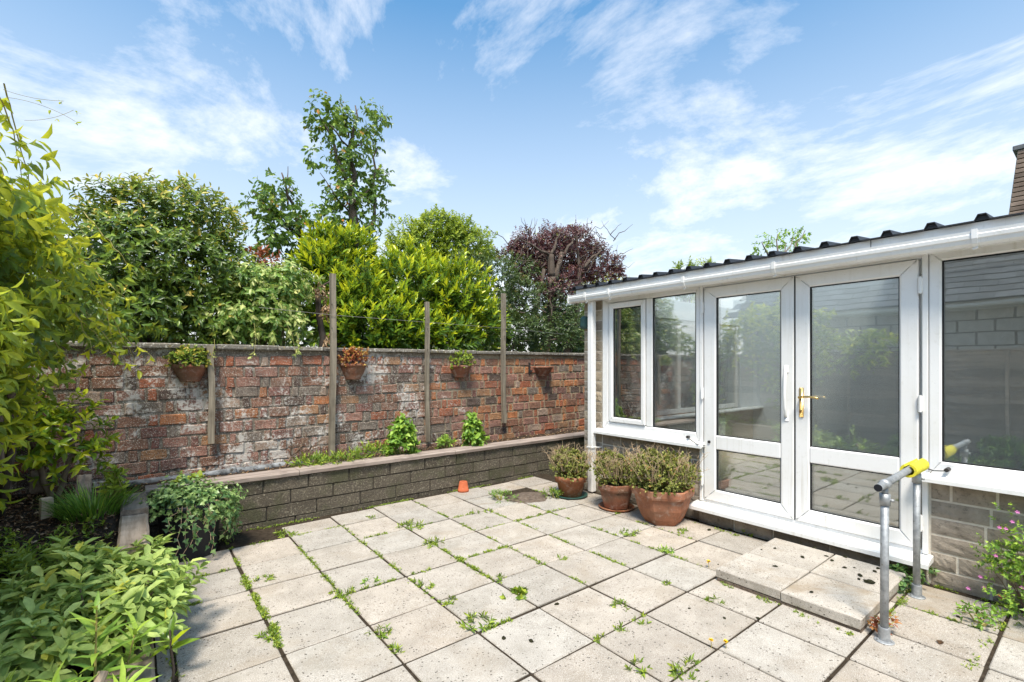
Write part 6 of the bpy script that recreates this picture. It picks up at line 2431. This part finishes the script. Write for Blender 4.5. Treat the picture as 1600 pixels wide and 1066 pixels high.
# herb robert at the right edge against the stone base
hb = thing('herb_robert', 'ferny flowering herb robert with pink flowers against the stone base at the right', 'plant', (4.1, .25, 0))
fol = Fol(IVY_V, .15, .25)
P, O = blob_points([((4.14, .27, .40), (.16, .22, .22)), ((4.12, .12, .25), (.20, .25, .22)), ((4.16, .42, .30), (.10, .12, .14)), ((4.05, .30, .10), (.14, .16, .08)), ((4.15, .10, .58), (.12, .15, .12)), ((4.10, .0, .40), (.16, .2, .3))], 760, .45, .1, .3)
ok = P[:, 0] < 4.26
P, O = P[ok], O[ok]
shoots(fol, P, O + np.array((-.2, 0, .4)), .05, 7, .032, .022, 1.3, .15, .15, .85, .22)
fol.build('foliage', 'leaf_herb', hb)
mb = MB()
for i in RNG.choice(len(P), 60, False):
    e = Vector(P[i]) - Vector(hb.location)
    b_ = Vector((.08 + random.gauss(0, .03), e.y * .4, 0))
    mb.tube([b_, b_.lerp(e, .5) + Vector((-.02, 0, .03)), e], [.0022, .0018, .0012], 4, False)
mb.build('stems', 'twig', hb)
fol = Fol(LEAF_V, .3, .25)
P2, O2 = blob_points([((4.14, .12, .18), (.16, .2, .16))], 40, .4, 0, .3)
ok = P2[:, 0] < 4.26
shoots(fol, P2[ok], O2[ok], .04, 5, .03, .02, 1.3, .1, .0, .4, .2)
fol.build('reddened_leaves', 'leaf_red', hb)
for px, py, X in ((1532, 901, 4.08), (1513, 919, 4.06), (1538, 918, 4.06), (1572, 826, 4.12), (1582, 815, 4.12), (1562, 824, 4.15), (1597, 918, 4.05), (1590, 800, 4.15), (1556, 868, 4.1)):
    q = onX(px, py, X)
    f1 = Fol(HEART_V, .1, .05)
    a = np.arange(5) * 1.2566
    f1.add(np.tile(tuple(q), (5, 1)), np.stack([np.full(5, -.4), np.cos(a), np.sin(a)], 1), np.tile((-1.0, -.3, .3), (5, 1)), .013, .010, .5)
    f1.build('flower', 'pink_petal', hb)
# creeping ivy and red-leaved weeds round the posts of the handrail
q = Vector((3.27, .75, 0))
leafy_plant('red_weed', 'reddish-leaved weed at the corner of the step by the near handrail post', 'weed', q.x + .02, q.y + .06, 0, [((0, 0, .04), (.09, .06, .045))], 15, .036, .022, 'leaf_red', 5, .05, .1, 1.2, .2, .8)
q = onZ(1405, 918)
leafy_plant('creeping_ivy', 'green ivy creeping round the far handrail post beside the step', 'ivy', q.x + .05, q.y, 0, [((0, 0, .03), (.18, .10, .06)), ((.16, -.05, .05), (.12, .10, .08))], 60, .05, .042, 'leaf_ivy', 4, .05, .1, 1.3, .1, .6, 0, HEART_V)
q = onZ(1520, 1000)
leafy_plant('slab_weed', 'small purplish weed in the joint at the lower right corner', 'weed', q.x + .25, q.y, 0, [((0, 0, .04), (.12, .10, .06))], 30, .04, .02, 'leaf_herb', 5, .05, .1, 1.2, .1, .7)
# fallen rust-coloured leaf by the near post
q = onZ(1470, 1006)
o = MB().add([(-.03, 0, .004), (-.01, .018, .014), (.03, .002, .005), (-.005, -.014, .011), (0, 0, .003)], [(0, 4, 1), (1, 4, 2), (2, 4, 3), (3, 4, 0)]).build('fallen_leaf', 'leaf_dead')
o.location = (q.x, q.y, .002)
tag(o, 'single curled dry leaf on the slab right of the near handrail post', 'leaf')
